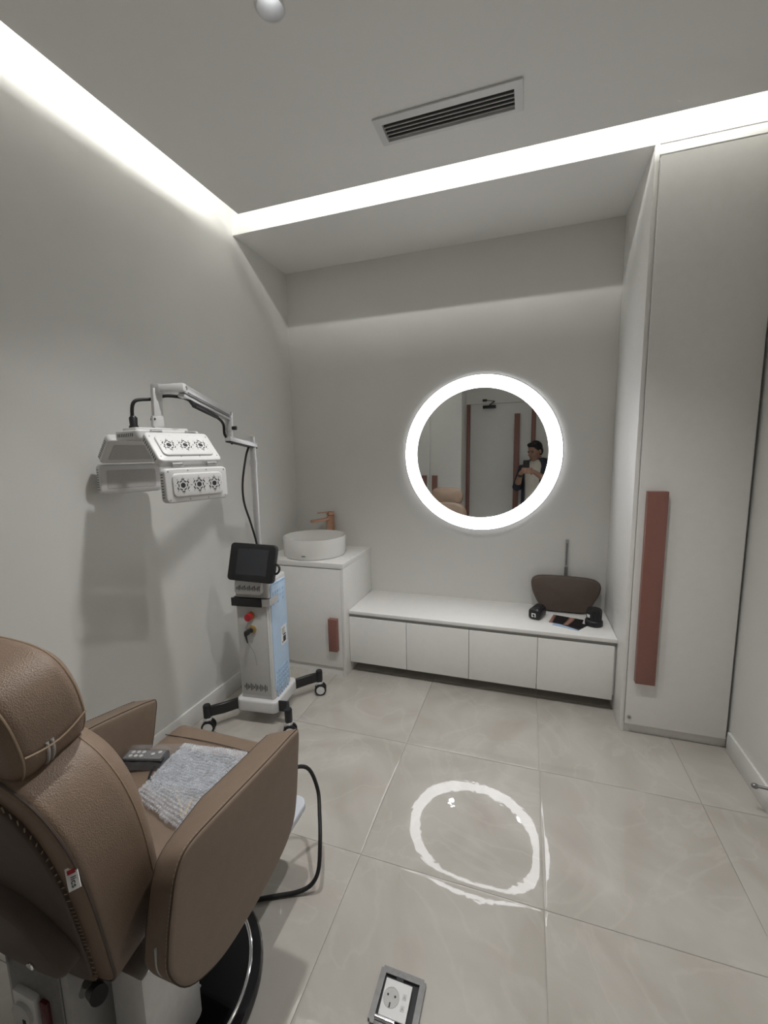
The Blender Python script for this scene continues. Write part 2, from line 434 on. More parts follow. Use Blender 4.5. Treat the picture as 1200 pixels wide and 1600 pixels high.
# air grille
t = thing('air_grille', 'white framed linear air grille with dark slots in the ceiling', 'vent', ((VX0 + VX1) / 2, (VY0 + VY1) / 2, ZN))
bm = B()
X0, X1, Y0, Y1 = -.588, -.050, 1.68, 1.822
def frame(bm, X0, X1, Y0, Y1, x0, x1, y0, y1, z0, z1):
    o = [(X0, Y0), (X1, Y0), (X1, Y1), (X0, Y1)]; n_ = [(x0, y0), (x1, y0), (x1, y1), (x0, y1)]
    a = [bm.verts.new((*p, z1)) for p in o]; b = [bm.verts.new((*p, z0)) for p in o]; c = [bm.verts.new((*p, z0)) for p in n_]; d = [bm.verts.new((*p, z1)) for p in n_]
    for i in range(4):
        j = (i + 1) % 4
        for u, v in ((a, b), (b, c), (c, d), (d, a)): bm.faces.new((u[i], u[j], v[j], v[i]))
    return bm
link_bm('frame', frame(bm, X0, X1, Y0, Y1, VX0, VX1, VY0, VY1, ZN - .006, ZN), 'plastic', t, smooth=False)
boxo('duct_back', VX0, VX1, VY0, VY1, ZN + .075, ZN + .08, 'dark', t)
for i in range(5):
    y = VY0 + .009 + i * (VY1 - VY0 - .016) / 4.0
    sl = boxo('slat', VX0 + .001, VX1 - .001, y - .0012, y + .0012, ZN + .004, ZN + .034, 'slatgrey', t)
    boxo('slat_edge', VX0 + .001, VX1 - .001, y - .0016, y + .0016, ZN + .001, ZN + .0045, 'plasticg', sl)

# ------------------------------------------------------------------ tall cabinet on the right
t = thing('tall_cabinet', 'tall white cabinet with long copper bar handle beside right wall', 'cabinet', ((XN + XR) / 2, (YN + D) / 2, 0))
boxo('side_panel', XN, XN + .018, YN, D - .002, 0, ZN, 'white', t, .001)
boxo('carcass', XN + .018, XR - .002, YN + .03, D - .002, .05, ZN, 'white', t)
boxo('fascia', XN + .018, XR - .002, YN + .004, YN + .03, 2.583, ZN, 'white', t)
boxo('plinth', XN + .018, XR - .002, YN + .012, YN + .03, 0, .052, 'white', t)
boxo('side_gap_shade', XR - .02, XR - .002, YN + .006, YN + .03, .052, 2.583, 'shadowgap', t)  # grey strip standing in for the shade in the gap beside the wall
dr = boxo('door', XN + .0195, XR - .015, YN - .018, YN + .004, .056, 2.566, 'white', t, .0015)
boxo('gap_shadow_profile', XN + .018, XR - .002, YN + .012, YN + .0301, 2.566, 2.583, 'shadowgap', t)
boxo('handle', .508, .590, YN - .05, YN - .018, .283, 1.194, 'copper', dr, .002)
lk = cylo('lock', (.499, YN - .023, .092), (.499, YN - .017, .092), .0095, 'steel', dr)
cylo('lock_core', (.499, YN - .0245, .092), (.499, YN - .02, .092), .0055, 'hinge', dr)

# ------------------------------------------------------------------ floating drawer bench in the niche
t = thing('drawer_bench', 'low white floating bench unit with four handleless drawers', 'cabinet', ((XV + XN) / 2, (YB + D) / 2, .074))
boxo('carcass', XV + .002, XN - .002, YB + .022, D, .09, .372, 'white', t)
boxo('grip_rail', XV + .002, XN - .002, YB + .014, YB + .022, .365, .392, 'shadowgap', t)
ex = [-1.040, -.668, -.295, .076, .452]
for i in range(4):
    boxo('drawer', ex[i] + .0015, ex[i + 1] - .0015, YB, YB + .02, .074, .370, 'white', t, .001)
wt = boxo('bench_top', XV + .002, XN - .002, YB - .004, D, .392, ZB, 'white', bev=.001)
tag(wt, 'long white worktop slab of the low bench under the round mirror', 'worktop')

# ------------------------------------------------------------------ vanity
t = thing('vanity_cabinet', 'white washstand cabinet with short copper handle under the round basin', 'cabinet', ((XL + XV) / 2, (YV + D) / 2, 0))
boxo('carcass', XL + .002, XV - .018, YV + .022, D, .05, .69, 'white', t)
boxo('side_panel', XV - .018, XV, YV, D, 0, .694, 'white', t, .001)
boxo('plinth', XL + .002, XV - .018, YV + .012, YV + .022, 0, .055, 'white', t)
dr = boxo('door', XL + .016, XV - .0195, YV, YV + .02, .058, .688, 'white', t, .0015)
boxo('handle', -1.140, -1.083, YV - .032, YV, .172, .380, 'copper', dr, .002)
vt = boxo('countertop', XL + .001, XV, YV - .002, D, .694, ZV, 'white', bev=.001)
tag(vt, 'white square countertop slab carrying the round basin', 'worktop')
# basin
BC = (-1.335, 2.495)
bs = thing('washbasin', 'round white ceramic vessel basin on the washstand', 'basin', (BC[0], BC[1], ZV))
Rb = .207; zt = .852
prof = [(0, ZV), (Rb - .018, ZV), (Rb - .008, ZV + .004), (Rb - .002, ZV + .016), (Rb, zt - .006), (Rb - .002, zt), (Rb - .007, zt), (Rb - .010, zt - .005), (Rb - .016, ZV + .05), (Rb - .045, ZV + .028), (.03, ZV + .02), (0, ZV + .02)]
link_bm('bowl', lathe(B(), prof, BC, 64), 'ceramic', bs)
link_bm('drain', lathe(B(), [(0, ZV + .026), (.02, ZV + .025), (.024, ZV + .0205), (0, ZV + .0202)], BC, 24), 'copmet', bs)
a = math.atan2(-.93, .12)
mk = Matrix.Translation((BC[0] + Rb * math.cos(a), BC[1] + Rb * math.sin(a), ZV + .030)) @ Matrix.Rotation(a + PI / 2, 4, 'Z')
boxo('maker_mark', -.012, .012, -.0008, .001, -.002, .002, 'greyframe', bs, mtx=mk)
# faucet
fx, fy = -1.322, 2.718
fc = thing('faucet', 'copper single lever basin mixer tap behind the round basin', 'tap', (fx, fy, ZV))
boxo('body', fx - .023, fx + .023, fy - .023, fy + .023, ZV, .955, 'copmet', fc, .006, 3)
Mx = Matrix.Translation((fx, fy, .930)) @ Matrix.Rotation(math.radians(-38), 4, 'Z')
bm = B()
loft(bm, rrect(.034, .018, .005, 3), lambda u, v, wv: Mx @ Vector((u, -wv, v - wv * .05)), .0, .150, .002, .004, n=2, capn=1)
link_bm('spout', bm, 'copmet', fc)
Mx2 = Matrix.Translation((fx, fy, .957)) @ Matrix.Rotation(math.radians(-38), 4, 'Z')
bm = B(); box(bm, -.022, .022, -.022, .022, 0, .024, .004, 2, Mx2)
lv = link_bm('lever', bm, 'copmet', fc)
bm = B(); box(bm, -.014, .014, -.098, .0, .017, .023, .002, 2, Mx2)
link_bm('lever_blade', bm, 'copmet', lv)

# ------------------------------------------------------------------ ring-lit mirror (leans back by 1.4 degrees)
MC = Vector((-.2865, D - .036, 1.370)); al = math.radians(1.4)
MT = Matrix.Translation(MC) @ Matrix.Rotation(-al, 4, 'X') @ Matrix.Rotation(PI / 2, 4, 'X')   # local z -> room (-y)
mr = thing('round_mirror', 'large round mirror with glowing white light ring on the back wall', 'mirror', (MC.x, D, MC.z - .485))
def mlathe(name, prof, m, seg=128, closed=False):
    bm = lathe(B(), prof, (0, 0), seg, closed)
    for v in bm.verts: v.co = MT @ v.co
    return link_bm(name, bm, m, mr)
RO, RI = .4835, .402
mlathe('backing', [(0, -.018), (RO - .010, -.018), (RO - .010, -.0095), (RO-.03, -.0094), (0, -.006)], 'greymetal')
mlathe('rim', [(RO - .004, -.010), (RO + .0015, -.010), (RO + .0015, .0005), (RO - .004, .0005)], 'alu', closed=True)
mlathe('light_ring', [(RI, -.004), (RI, .0), (RI + .01, .0012), (RO - .014, .0012), (RO - .004, .0), (RO - .004, -.009), (RI + .02, -.006)], 'ring', closed=True)
mlathe('mirror_glass', [(0, -.005), (RI - .0002, -.005), (RI - .0002, 0), (0, 0)], 'glass')

# ------------------------------------------------------------------ treatment chair
AX = -.897
ch = thing('treatment_chair', 'brown leather treatment chair with headrest on round black base', 'chair', (AX, .70, 0))
# arms: side profile (y, z)
arm_prof = [(.945, .632), (.937, .56), (.915, .44), (.885, .385), (.82, .353), (.71, .338), (.60, .346), (.515, .395), (.476, .47), (.478, .53), (.494, .60), (.512, .650), (.545, .674), (.63, .669), (.72, .660), (.83, .651), (.92, .645)]
prof_s = [(p.x, p.y) for p in catmull([(a, b, 0) for a, b in arm_prof], 5, True)]
def arm(sign):
    xi, xo = (AX + .214, AX + .322) if sign > 0 else (AX - .236, AX - .344)
    def T(u, v, wv):
        if sign < 0:
            v = v - .030 * max(0, (u - .70) / .24) ** 2 * min(1, max(0, (v - .45) / .18))
            u = u + .050 * max(0, (u - .6) / .34)
        return Vector((xi + (xo - xi) * (wv / .109 + (1 - wv / .109) * (.42 if sign > 0 else 0) * min(1, max(0, (.68 - u) / .2))), u, v - ((.040 * (1 - min(1, max(0, wv / .109)))) if sign > 0 else .012 + .034 * min(1, max(0, wv / .109))) * min(1, max(0, (v - .45) / .18))))
    bm = B(); loft(bm, prof_s, T, 0, .109, .016, .012 if sign > 0 else .026, .004, .006, n=5, capn=6)
    a = link_bm('armrest', bm, 'leathers', ch)
    # seams where the side panels meet the top band
    O = [Vector((p[0], p[1])) for p in prof_s]; N = len(O)
    for wv, ins, nm in ((.1025, .0013, 'outer_seam'), (.006, .0035, 'inner_seam')):
        pts = []
        for i in range(N):
            tt = O[(i + 1) % N] - O[i - 1]; tt.normalize(); nr = Vector((-tt.y, tt.x))
            if sum(O[j].x * O[(j + 1) % N].y - O[(j + 1) % N].x * O[j].y for j in range(N)) < 0: nr = -nr
            p = O[i] + nr * ins
            pts.append(T(p.x, p.y, wv))
        link_bm(nm, tube(B(), pts, .0016, 5, True), 'seam', a)
    # stitch row beside the outer seam, along the top
    bm = B()
    for i in range(N):
        p = O[i]
        if p.y < .45: continue
        q = O[(i + 1) % N]; ln = (q - p).length; ns = max(1, int(ln / .006))
        for s in range(ns):
            a0 = p.lerp(q, s / ns); b0 = p.lerp(q, (s + .55) / ns)
            tt = (q - p).normalized(); nr = Vector((tt.y, -tt.x))
            if (a0 + nr * .01 - Vector((.72, .5))).length > (a0 - Vector((.72, .5))).length: nr = -nr
            bm_a = T(a0.x + nr.x * .0002, a0.y + nr.y * .0002, .0965); bm_b = T(b0.x + nr.x * .0002, b0.y + nr.y * .0002, .0965)
            tube(bm, [bm_a, bm_b], .0009, 4)
    st = link_bm('stitching', bm, 'thread', a); st['kind'] = 'stuff'
    return a
ra = arm(1); la = arm(-1)
# zip strip at the low rear corner of the right arm
tubeo('zip_strip', [(-.604, .4752, .52), (-.604, .4748, .48), (-.603, .484, .452), (-.602, .502, .42)], .0024, 'plasticg', ra, 6)
# seat cushion
def Tseat(u, v, wv): return Vector((AX - .011 + u, .842 + v, wv))
seat = link_bm('seat', loft(B(), rrect(.448, .476, .03, 5), Tseat, .365, .466, .015, .028, 0, .012, n=5, capn=8), 'leathers', ch)
tubeo('front_seam', [(AX - .225, 1.0, .4685), (AX - .1, 1.005, .4735), (AX, 1.007, .4745), (AX + .1, 1.005, .4735), (AX + .205, 1.0, .470)], .0014, 'seam', seat, 5)
boxo('seat_base', AX - .17, AX + .17, .60, 1.0, .33, .368, 'black', ch, .01)
# backrest: lean axis
TB = Vector((0, -.193, .981)); NB = Vector((0, .981, .193)); OB = Vector((AX, .463, .415))
def Tback(u, v, wv): return OB + Vector((u, 0, 0)) + TB * v + NB * wv
half = [(0, -.022), (.10, -.020), (.165, -.012), (.200, .014), (.213, .08), (.226, .17), (.236, .26), (.236, .33), (.220, .40), (.180, .455), (.105, .487), (0, .496)]
bo = half + [(-a, b) for a, b in half[-2:0:-1]]
bs_ = [(p.x, p.y) for p in catmull([(a, b, 0) for a, b in bo], 4, True)]
back = link_bm('backrest', loft(B(), bs_, Tback, 0.0, .150, .016, .055, .006, .022, n=7, capn=8), 'leather', ch)
def on_outline(outl, T, ins, wv, f=lambda p: True):
    O = [Vector((p[0], p[1])) for p in outl]; N = len(O); pts = []
    s = 1 if sum(O[j].x * O[(j + 1) % N].y - O[(j + 1) % N].x * O[j].y for j in range(N)) > 0 else -1
    for i in range(N):
        tt = O[(i + 1) % N] - O[i - 1]; tt.normalize(); nr = Vector((-tt.y, tt.x)) * s
        p = O[i] + nr * ins
        if f(p): pts.append(T(p.x, p.y, wv))
    return pts
link_bm('rear_piping', tube(B(), on_outline(bs_, Tback, .004, .005), .0026, 6, True), 'leatherd', back)
link_bm('front_piping', tube(B(), on_outline(bs_, Tback, .003, .113), .0012, 6, True), 'thread', back)
# rear stretch panel with blanket stitches
rp = [(p[0] * .80, .012 + p[1] * .90) for p in bs_]
link_bm('rear_panel', loft(B(), rp, Tback, -.011, .0, .004, .0005, .004, 0, n=3, capn=4), 'leatherd', back)
bm = B(); pts = on_outline(rp, Tback, -.004, -.006)
for i in range(len(pts)):
    a_, b_ = pts[i], pts[(i + 1) % len(pts)]; n_ = max(1, int((b_ - a_).length / .010))
    for s in range(n_):
        p = a_.lerp(b_, s / n_); d = (b_ - a_).normalized(); o_ = d.cross(NB) * .005
        tube(bm, [p + o_, p - o_ + d * .006], .0012, 4)
st = link_bm('blanket_stitch', bm, 'thread', back); st['kind'] = 'stuff'
# low rear cover with a snap
cv = [(0, .058), (.08, .062), (.14, .074), (.166, .098), (.160, .13), (.140, .165), (.112, .200), (.07, .226), (0, .232)]
cvo = cv + [(-a, b) for a, b in cv[-2:0:-1]]
cvs = [(p.x, p.y) for p in catmull([(a, b, 0) for a, b in cvo], 4, True)]
cov = link_bm('rear_cover', loft(B(), cvs, Tback, -.044, -.008, .012, .004, .004, 0, n=4, capn=5), 'leatherd', back)
sp = Tback(.092, .100, -.049)
hb = B()
heart = [(0, -.008), (.005, -.003), (.0075, .002), (.006, .006), (.003, .0065), (0, .004), (-.003, .0065), (-.006, .006), (-.0075, .002), (-.005, -.003)]
Rh = math.radians(35)
loft(hb, [(a * math.cos(Rh) - b * math.sin(Rh), a * math.sin(Rh) + b * math.cos(Rh)) for a, b in heart], lambda u, v, wv: sp + Vector((u, 0, 0)) + TB * v + NB * wv, -.002, .004, .001, .001, .0005, 0, n=2, capn=1)
link_bm('heart_snap', hb, 'chrome', back)
# woven side tag
tn = Vector((.30, -.86, .42)).normalized(); tu = Vector((.86, .36, .0)); tu = (tu - tn * tu.dot(tn)).normalized(); tv = tn.cross(tu)
tg = Vector((-.666, .398, .727))
TM = Matrix(((tu.x, tv.x, tn.x, tg.x), (tu.y, tv.y, tn.y, tg.y), (tu.z, tv.z, tn.z, tg.z), (0, 0, 0, 1))) @ Matrix.Rotation(math.radians(22), 4, 'Z')
tgo = boxo('side_tag', -.0095, .0095, -.0165, .0165, .0, .0012, 'paper', back, mtx=TM)
boxo('tag_red_block', -.0065, .0065, .0065, .013, .0012, .0016, 'red', tgo, mtx=TM)
text_obj('tag_lettering', 'lics', .013, TM @ Matrix.Translation((.001, -.005, .0013)) @ Matrix.Rotation(math.radians(-90), 4, 'Z'), 'ink', tgo)
# headrest
HB = Vector((AX - .004, .395, .958))
def Thead(u, v, wv): return HB + Vector((u, 0, 0)) + TB * v + NB * wv
ho = [(0, -.100), (.09, -.098), (.148, -.084), (.178, -.045), (.186, .0), (.181, .045), (.158, .084), (.105, .105), (0, .110)]
hoo = ho + [(-a, b) for a, b in ho[-2:0:-1]]
hs = [(p.x, p.y) for p in catmull([(a, b, 0) for a, b in hoo], 4, True)]
hd = link_bm('headrest', loft(B(), hs, Thead, -.028, .098, .026, .030, .010, .012, n=6, capn=7), 'leather', ch)
link_bm('rear_piping', tube(B(), on_outline(hs, Thead, .0035, -.016), .0018, 6, True), 'thread', hd)
link_bm('front_piping', tube(B(), on_outline(hs, Thead, .005, .085), .0018, 6, True), 'thread', hd)
for s in (1, -1):
    pts = []
    for k in range(9):
        wv = -.016 + k * .1 / 8
        pts.append(Thead(s * (.1845 + .0015), -.022 + .012 * math.sin(PI * k / 8) * -1, wv))
    link_bm('side_seam', tube(B(), pts, .0016, 6), 'thread', hd)
    for dw in (-.004, .004):
        pp = [Thead(s * a, b, .022 + dw) for a, b in ((.1842, -.025), (.1795, -.045), (.168, -.066), (.151, -.0835))]
        link_bm('zip_strip', tube(B(), pp, .0028, 6, False, 4), 'alu', hd)
boxo('headrest_bracket', AX - .03, AX + .03, .405, .43, .84, .90, 'black', ch, .003)
# undercarriage
bx = boxo('rear_housing', AX - .105, AX + .083, .452, .60, .11, .425, 'greymetal', ch, .006)
Mx = Matrix.Translation((0, .452, 0))
boxo('housing_plate', AX - .085, AX + .065, .4475, .453, .16, .405, 'greyframe', bx, .002)
sk = boxo('power_inlet', AX - .06, AX + .003, .435, .452, .245, .330, 'plastic', bx, .004)
cylo('plug_face', (AX - .030, .4345, .288), (AX - .030, .4285, .288), .026, 'plasticg', sk)
boxo('plug_slot', AX - .024, AX - .016, .4275, .429, .265, .285, 'ink', sk)
boxo('rocker_switch', AX + .010, AX + .030, .440, .452, .265, .325, 'reddark', bx, .002)
boxo('side_plate', AX + .125, AX + .215, .50, .64, .10, .38, 'alu', ch, .01)
boxo('side_plate', AX - .215, AX - .125, .50, .64, .10, .38, 'alu', ch, .01)
kn = cylo('recline_knob', (AX + .172, .450, .402), (AX + .142, .462, .384), .015, 'black', ch)
cylo('lever', (AX + .135, .455, .405), (AX + .118, .457, .372), .008, 'greyframe', ch)
cylo('lever', (AX - .11, .430, .41), (AX - .135, .435, .34), .018, 'black', ch)
# column and round base
link_bm('column', lathe(B(), [(0, .03), (.085, .03), (.085, .06), (.06, .075), (.055, .33), (0, .33)], (AX + .005, .69), 40), 'chrome', ch)
CB = (AX + .012, .69)
base = link_bm('base_plate', lathe(B(), [(0, .0), (.262, .0), (.268, .006), (.268, .014), (.262, .022), (.235, .026), (.18, .032), (.10, .036), (0, .036)], CB, 72), 'blackgloss', ch)
link_bm('chrome_ring', lathe(B(), [(.231, .0255), (.2335, .029), (.237, .030), (.240, .0285), (.241, .025)], CB, 96), 'chrome', base)
# foot pedal beside the column
pd = B()
PT = Matrix.Translation((-.782, .632, .05)) @ Matrix.Rotation(math.radians(-18), 4, 'Z')
box(pd, -.024, .024, -.06, .035, -.006, .006, .004, 2, PT)
pe = link_bm('foot_pedal', pd, 'black', ch)
for i in range(3):
    for j in range(6):
        x = -.016 + i * .016; y = -.05 + j * .015
        c = PT @ Vector((x, y, .0065))
        box_ = B(); box(box_, -.0022, .0022, -.0035, .0035, -.0005, .0012, .0006, 1, PT @ Matrix.Translation((x, y, .0062)))
        link_bm('grip_dot', box_, 'alu', pe)
tubeo('pedal_bar', [(-.752, .70, .06), (-.748, .665, .062), (-.742, .62, .06), (-.735, .57, .055)], .0045, 'chrome', ch, 8, smooth=5)
cylo('pedal_arm', (-.83, .66, .045), (-.775, .655, .047), .008, 'greymetal', ch)
# foot board at the front
fb = B(); loft(fb, rrect(.46, .30, .035, 6), lambda u, v, wv: Vector((AX + .010 + u, .965 + v, wv)), .238, .262, .004, .006, n=3, capn=2)
link_bm('foot_board', fb, 'footgrey', ch)
boxo('foot_board_arm', AX - .05, AX + .05, .74, .90, .20, .238, 'greymetal', ch, .006)
# mains cable looping out from the front
cb = tubeo('power_cable', [(-.80, .98, .30), (-.74, 1.10, .34), (-.70, 1.18, .31), (-.672, 1.20, .22), (-.640, 1.150, .17), (-.612, 1.095, .13), (-.600, 1.055, .07), (-.618, 1.035, .03), (-.66, 1.015, .010), (-.72, .985, .008), (-.82, .93, .009)], .0065, 'rubber', None, 10)
tag(cb, 'black power cable looping to the floor beside the brown chair', 'cable')

# ------------------------------------------------------------------ things on the seat
zs = .4795
# bubble wrap packet
cA, cB, cC, cD = Vector((-1.01, .965)), Vector((-.785, .995)), Vector((-.705, .69)), Vector((-.985, .755))
bm = B(); n = 40; g = []
def quad(u, v): return cA.lerp(cB, u).lerp(cD.lerp(cC, u), v)
def wz(u, v):
    e = min(u, 1 - u, v, 1 - v)
    return .002 + .020 * min(1, e / .18) ** .6 + (.006 * math.sin(7 * u + 3 * v) * math.sin(5 * v - 2 * u) + .003 * math.sin(19 * u - 8 * v) * math.sin(15 * v + 6 * u)) * min(1, e / .1)
for j in range(n + 1):
    row = []
    for i in range(n + 1):
        u, v = i / n, j / n; p = quad(u, v); e = min(u, 1 - u, v, 1 - v)
        jx = random.uniform(-.004, .004) * (1 if e < .03 else 0)
        row.append(bm.verts.new((p.x + jx, p.y + jx, zs + max(.002, wz(u, v) + random.uniform(0, .0012)))))
    g.append(row)
for j in range(n):
    for i in range(n): bm.faces.new((g[j][i], g[j][i + 1], g[j + 1][i + 1], g[j + 1][i]))
for j in range(30):          # the air bubbles
    for i in range(30):
        u = (i + .5 + .5 * (j % 2)) / 31; v = (j + .5) / 30
        p = quad(u, v); z0 = zs + wz(u, v) + .0005; rb = .0042 * random.uniform(.85, 1.1); hb_ = .0034 * random.uniform(.5, 1.1)
        tx, ty = random.uniform(-.0015, .0015), random.uniform(-.0015, .0015)
        r0 = [bm.verts.new((p.x + rb * math.cos(a), p.y + rb * math.sin(a), z0)) for a in [k * PI / 4 for k in range(8)]]
        r1 = [bm.verts.new((p.x + tx + rb * .65 * math.cos(a), p.y + ty + rb * .65 * math.sin(a), z0 + hb_ * .8)) for a in [k * PI / 4 for k in range(8)]]
        tp = bm.verts.new((p.x + tx, p.y + ty, z0 + hb_))
        for k in range(8):
            q = (k + 1) % 8; bm.faces.new((r0[k], r0[q], r1[q], r1[k])); bm.faces.new((r1[k], r1[q], tp))
bw = link_bm('bubble_wrap', bm, 'bubble', None, angle=75)
tag(bw, 'bubble wrap packet with dark cables inside lying on chair seat', 'bubble wrap')
# what is wrapped
wr = thing('wrapped_cable', 'dark cable and plug set showing through the bubble wrap', 'cable', (-.90, .85, zs))
pts = []
for k in range(46):
    a = k / 45 * 7 * PI; rr = .060 + .040 * math.sin(a * .31)
    pts.append((-.905 + 1.25 * rr * math.cos(a), .875 + rr * .85 * math.sin(a), zs + .006 + .003 * math.sin(a * 1.7)))
link_bm('coil', tube(B(), pts, .0035, 6), 'rubber', wr)
bm = B(); loft(bm, rrect(.20, .13, .03, 4), lambda u, v, wv: Vector((-.90 + u * .96 - v * .15, .885 + v + u * .1, wv)), zs + .0015, zs + .005, .001, .001, 0, .002, n=1, capn=2); link_bm('grey_pouch', bm, 'pouch', wr)
boxo('plug', -.86, -.80, .93, .955, zs + .002, zs + .016, 'black', wr, .003)
boxo('adapter', -1.0, -.955, .91, .94, zs + .002, zs + .014, 'black', wr, .003)
tubeo('brass_lead', [(-.88, .80, zs + .006), (-.83, .765, zs + .008), (-.80, .74, zs + .006), (-.82, .79, zs + .006)], .004, 'brass', wr)
# remote in a polybag
RM = Matrix.Translation((-1.062, .868, zs + .004)) @ Matrix.Rotation(math.radians(17), 4, 'Z')
rm = thing('remote_control', 'dark grey hand remote with pale round buttons on chair seat', 'remote', (-1.062, .868, zs))
bm = B(); box(bm, -.064, .064, -.025, .025, 0, .022, .006, 2, RM); link_bm('body', bm, 'black', rm)
bm = B(); box(bm, -.056, .056, -.018, .018, .0215, .0235, .0008, 1, RM); link_bm('keypad', bm, 'greyframe', rm)
for (x, y) in ((-.038, .008), (-.038, -.008), (-.022, .008), (-.022, -.008), (-.006, .008), (-.006, -.008), (.026, .0), (.043, .008)):
    bm = B(); cyl(bm, RM @ Vector((x, y, .0232)), RM @ Vector((x, y, .0255)), .0055, seg=12); link_bm('button', bm, 'plasticg', rm)
bm = B(); g = []
for j in range(13):
    row = []
    for i in range(19):
        u = i / 18; v = j / 12; x = -.078 + .152 * u; y = -.036 + .115 * v
        h = .031 * min(1, min(u, 1 - u) / .14) ** .7 * min(1, min(v, 1 - v) / .22) ** .7
        if y > .035: h *= .35
        row.append(bm.verts.new(RM @ Vector((x, y, -.002 + h + random.uniform(0, .003)))))
    g.append(row)
for j in range(12):
    for i in range(18): bm.faces.new((g[j][i], g[j][i + 1], g[j + 1][i + 1], g[j + 1][i]))
pb = link_bm('polybag', bm, 'bag', None, angle=60)
tag(pb, 'clear plastic bag around the dark remote on the chair seat', 'plastic bag')

# ------------------------------------------------------------------ light therapy machine
LC = Vector((-1.310, 1.838, 0)); LR = math.radians(6)
LM = Matrix.Translation(LC) @ Matrix.Rotation(LR, 4, 'Z')
lm = thing('therapy_lamp', 'white light therapy machine with hinged lamp panels on wheeled stand', 'medical lamp', tuple(LC))
def lbox(name, x0, x1, y0, y1, z0, z1, m, par=None, bev=.0, seg=2): return boxo(name, x0, x1, y0, y1, z0, z1, m, par or lm, bev, seg, LM)
# base
bm = B(); loft(bm, rrect(.232, .262, .03, 5), lambda u, v, wv: LM @ Vector((u, .008 + v, wv)), .066, .132, .010, .012, n=4, capn=1); link_bm('base', bm, 'plastic', lm)
# legs with casters
def leg(x, y, ex_, ey, mid):
    a = LM @ Vector((x, y, .10)); e_ = Vector((ex_, ey, .105))
    d = (e_ - a).normalized(); sd = Vector((-d.y, d.x, 0))
    m_ = Vector((mid[0], mid[1], .100))
    bm = B(); rings = []
    for p, h in ((a - d * .015, .028), (m_, .028), (e_, .026)):
        rings.append([bm.verts.new(p + sd * s * .009 + Vector((0, 0, zz))) for s, zz in ((-1, -h), (1, -h), (1, h), (-1, h))])
    for r0, r1 in zip(rings, rings[1:]):
        for k in range(4): bm.faces.new((r0[k], r0[(k + 1) % 4], r1[(k + 1) % 4], r1[k]))
    bm.faces.new(rings[0][::-1]); bm.faces.new(rings[-1])
    bmesh.ops.bevel(bm, geom=list(bm.edges), offset=.003, segments=1, affect='EDGES')
    lg = link_bm('leg', bm, 'black', lm)
    link_bm('leg_end', lathe(B(), [(0, .075), (.017, .075), (.019, .08), (.019, .138), (.016, .143), (0, .144)], (ex_, ey), 20), 'black', lg)
    cs = boxo('caster', ex_ - .016, ex_ + .016, ey - .018, ey + .018, .052, .077, 'plastic', lm, .004)
    wd = Vector((.42, -.90, 0)).normalized()
    c = Vector((ex_ + .008, ey - .004, .033))
    for sg in (-1, 1):
        cc = c + wd * (.0135 * sg)
        bm = B(); cyl(bm, cc - wd * .009, cc + wd * .009, .033, seg=28)
        bmesh.ops.bevel(bm, geom=[e for e in bm.edges if any(len(f.verts) > 4 for f in e.link_faces)], offset=.004, segments=2, affect='EDGES')
        ty = link_bm('tyre', bm, 'rubber', cs)
        bm = B(); cyl(bm, cc - wd * .0105, cc + wd * .0105, .0235, seg=24); link_bm('wheel_disc', bm, 'plastic', ty)
    return lg
leg(.10, .11, -1.118, 2.075, (-1.170, 2.03))
leg(-.105, -.10, -1.505, 1.600, (-1.455, 1.66))
leg(.105, -.10, -1.090, 1.690, (-1.140, 1.765))
leg(-.10, .12, -1.515, 2.040, (-1.45, 1.99))
# body
bm = B(); loft(bm, rrect(.190, .196, .014, 4), lambda u, v, wv: LM @ Vector((u, v, wv)), .132, .765, .004, .012, n=3, capn=1)
body = link_bm('body', bm, 'plastic', lm)
lbox('front_panel', -.082, .078, -.102, -.097, .150, .635, 'plasticg', body, .002)
lbox('front_trim', .079, .0845, -.104, -.096, .14, .64, 'plastic', body, .002)
# blue side cover
bm = B(); loft(bm, rrect(.168, .575, .02, 5), lambda u, v, wv: LM @ Vector((.094 + wv, -.002 + u, .455 + v)), 0, .006, .001, .003, n=2, capn=1)
sc_ = link_bm('side_cover', bm, 'blue', body)
for (zc, rows) in ((.66, 3), (.24, 7)):
    for r_ in range(rows):
        for c_ in range(5 if zc > .5 else 6):
            if zc > .5 and r_ == 2 and c_ % 2: continue
            y = -.062 + c_ * (.026 if zc > .5 else .0225); z = zc + .03 - r_ * .026
            bm = B(); box(bm, .0995, .1022, y - .0065, y + .0065, z - .008, z + .008, .001, 1, LM); link_bm('relief_block', bm, 'blued', sc_)
bm = B(); box(bm, .0998, .1015, -.06, .07, .682 + .05, .682 + .056, .0008, 1, LM); link_bm('relief_bar', bm, 'blued', sc_)
lb = lbox('rating_label', .0995, .1012, .0, .062, .385, .485, 'paper', sc_)
for i in range(5): lbox('print_line', .101, .1015, .008, .045 - .005 * (i % 3), .470 - i * .007, .473 - i * .007, 'greyframe', lb)
lbox('print_bar', .101, .1015, .02, .052, .432, .439, 'ink', lb)
lbox('print_block', .101, .1015, .020, .050, .396, .428, 'ink', lb)
lbox('print_spot', .101, .1015, .008, .015, .394, .404, 'ink', lb)
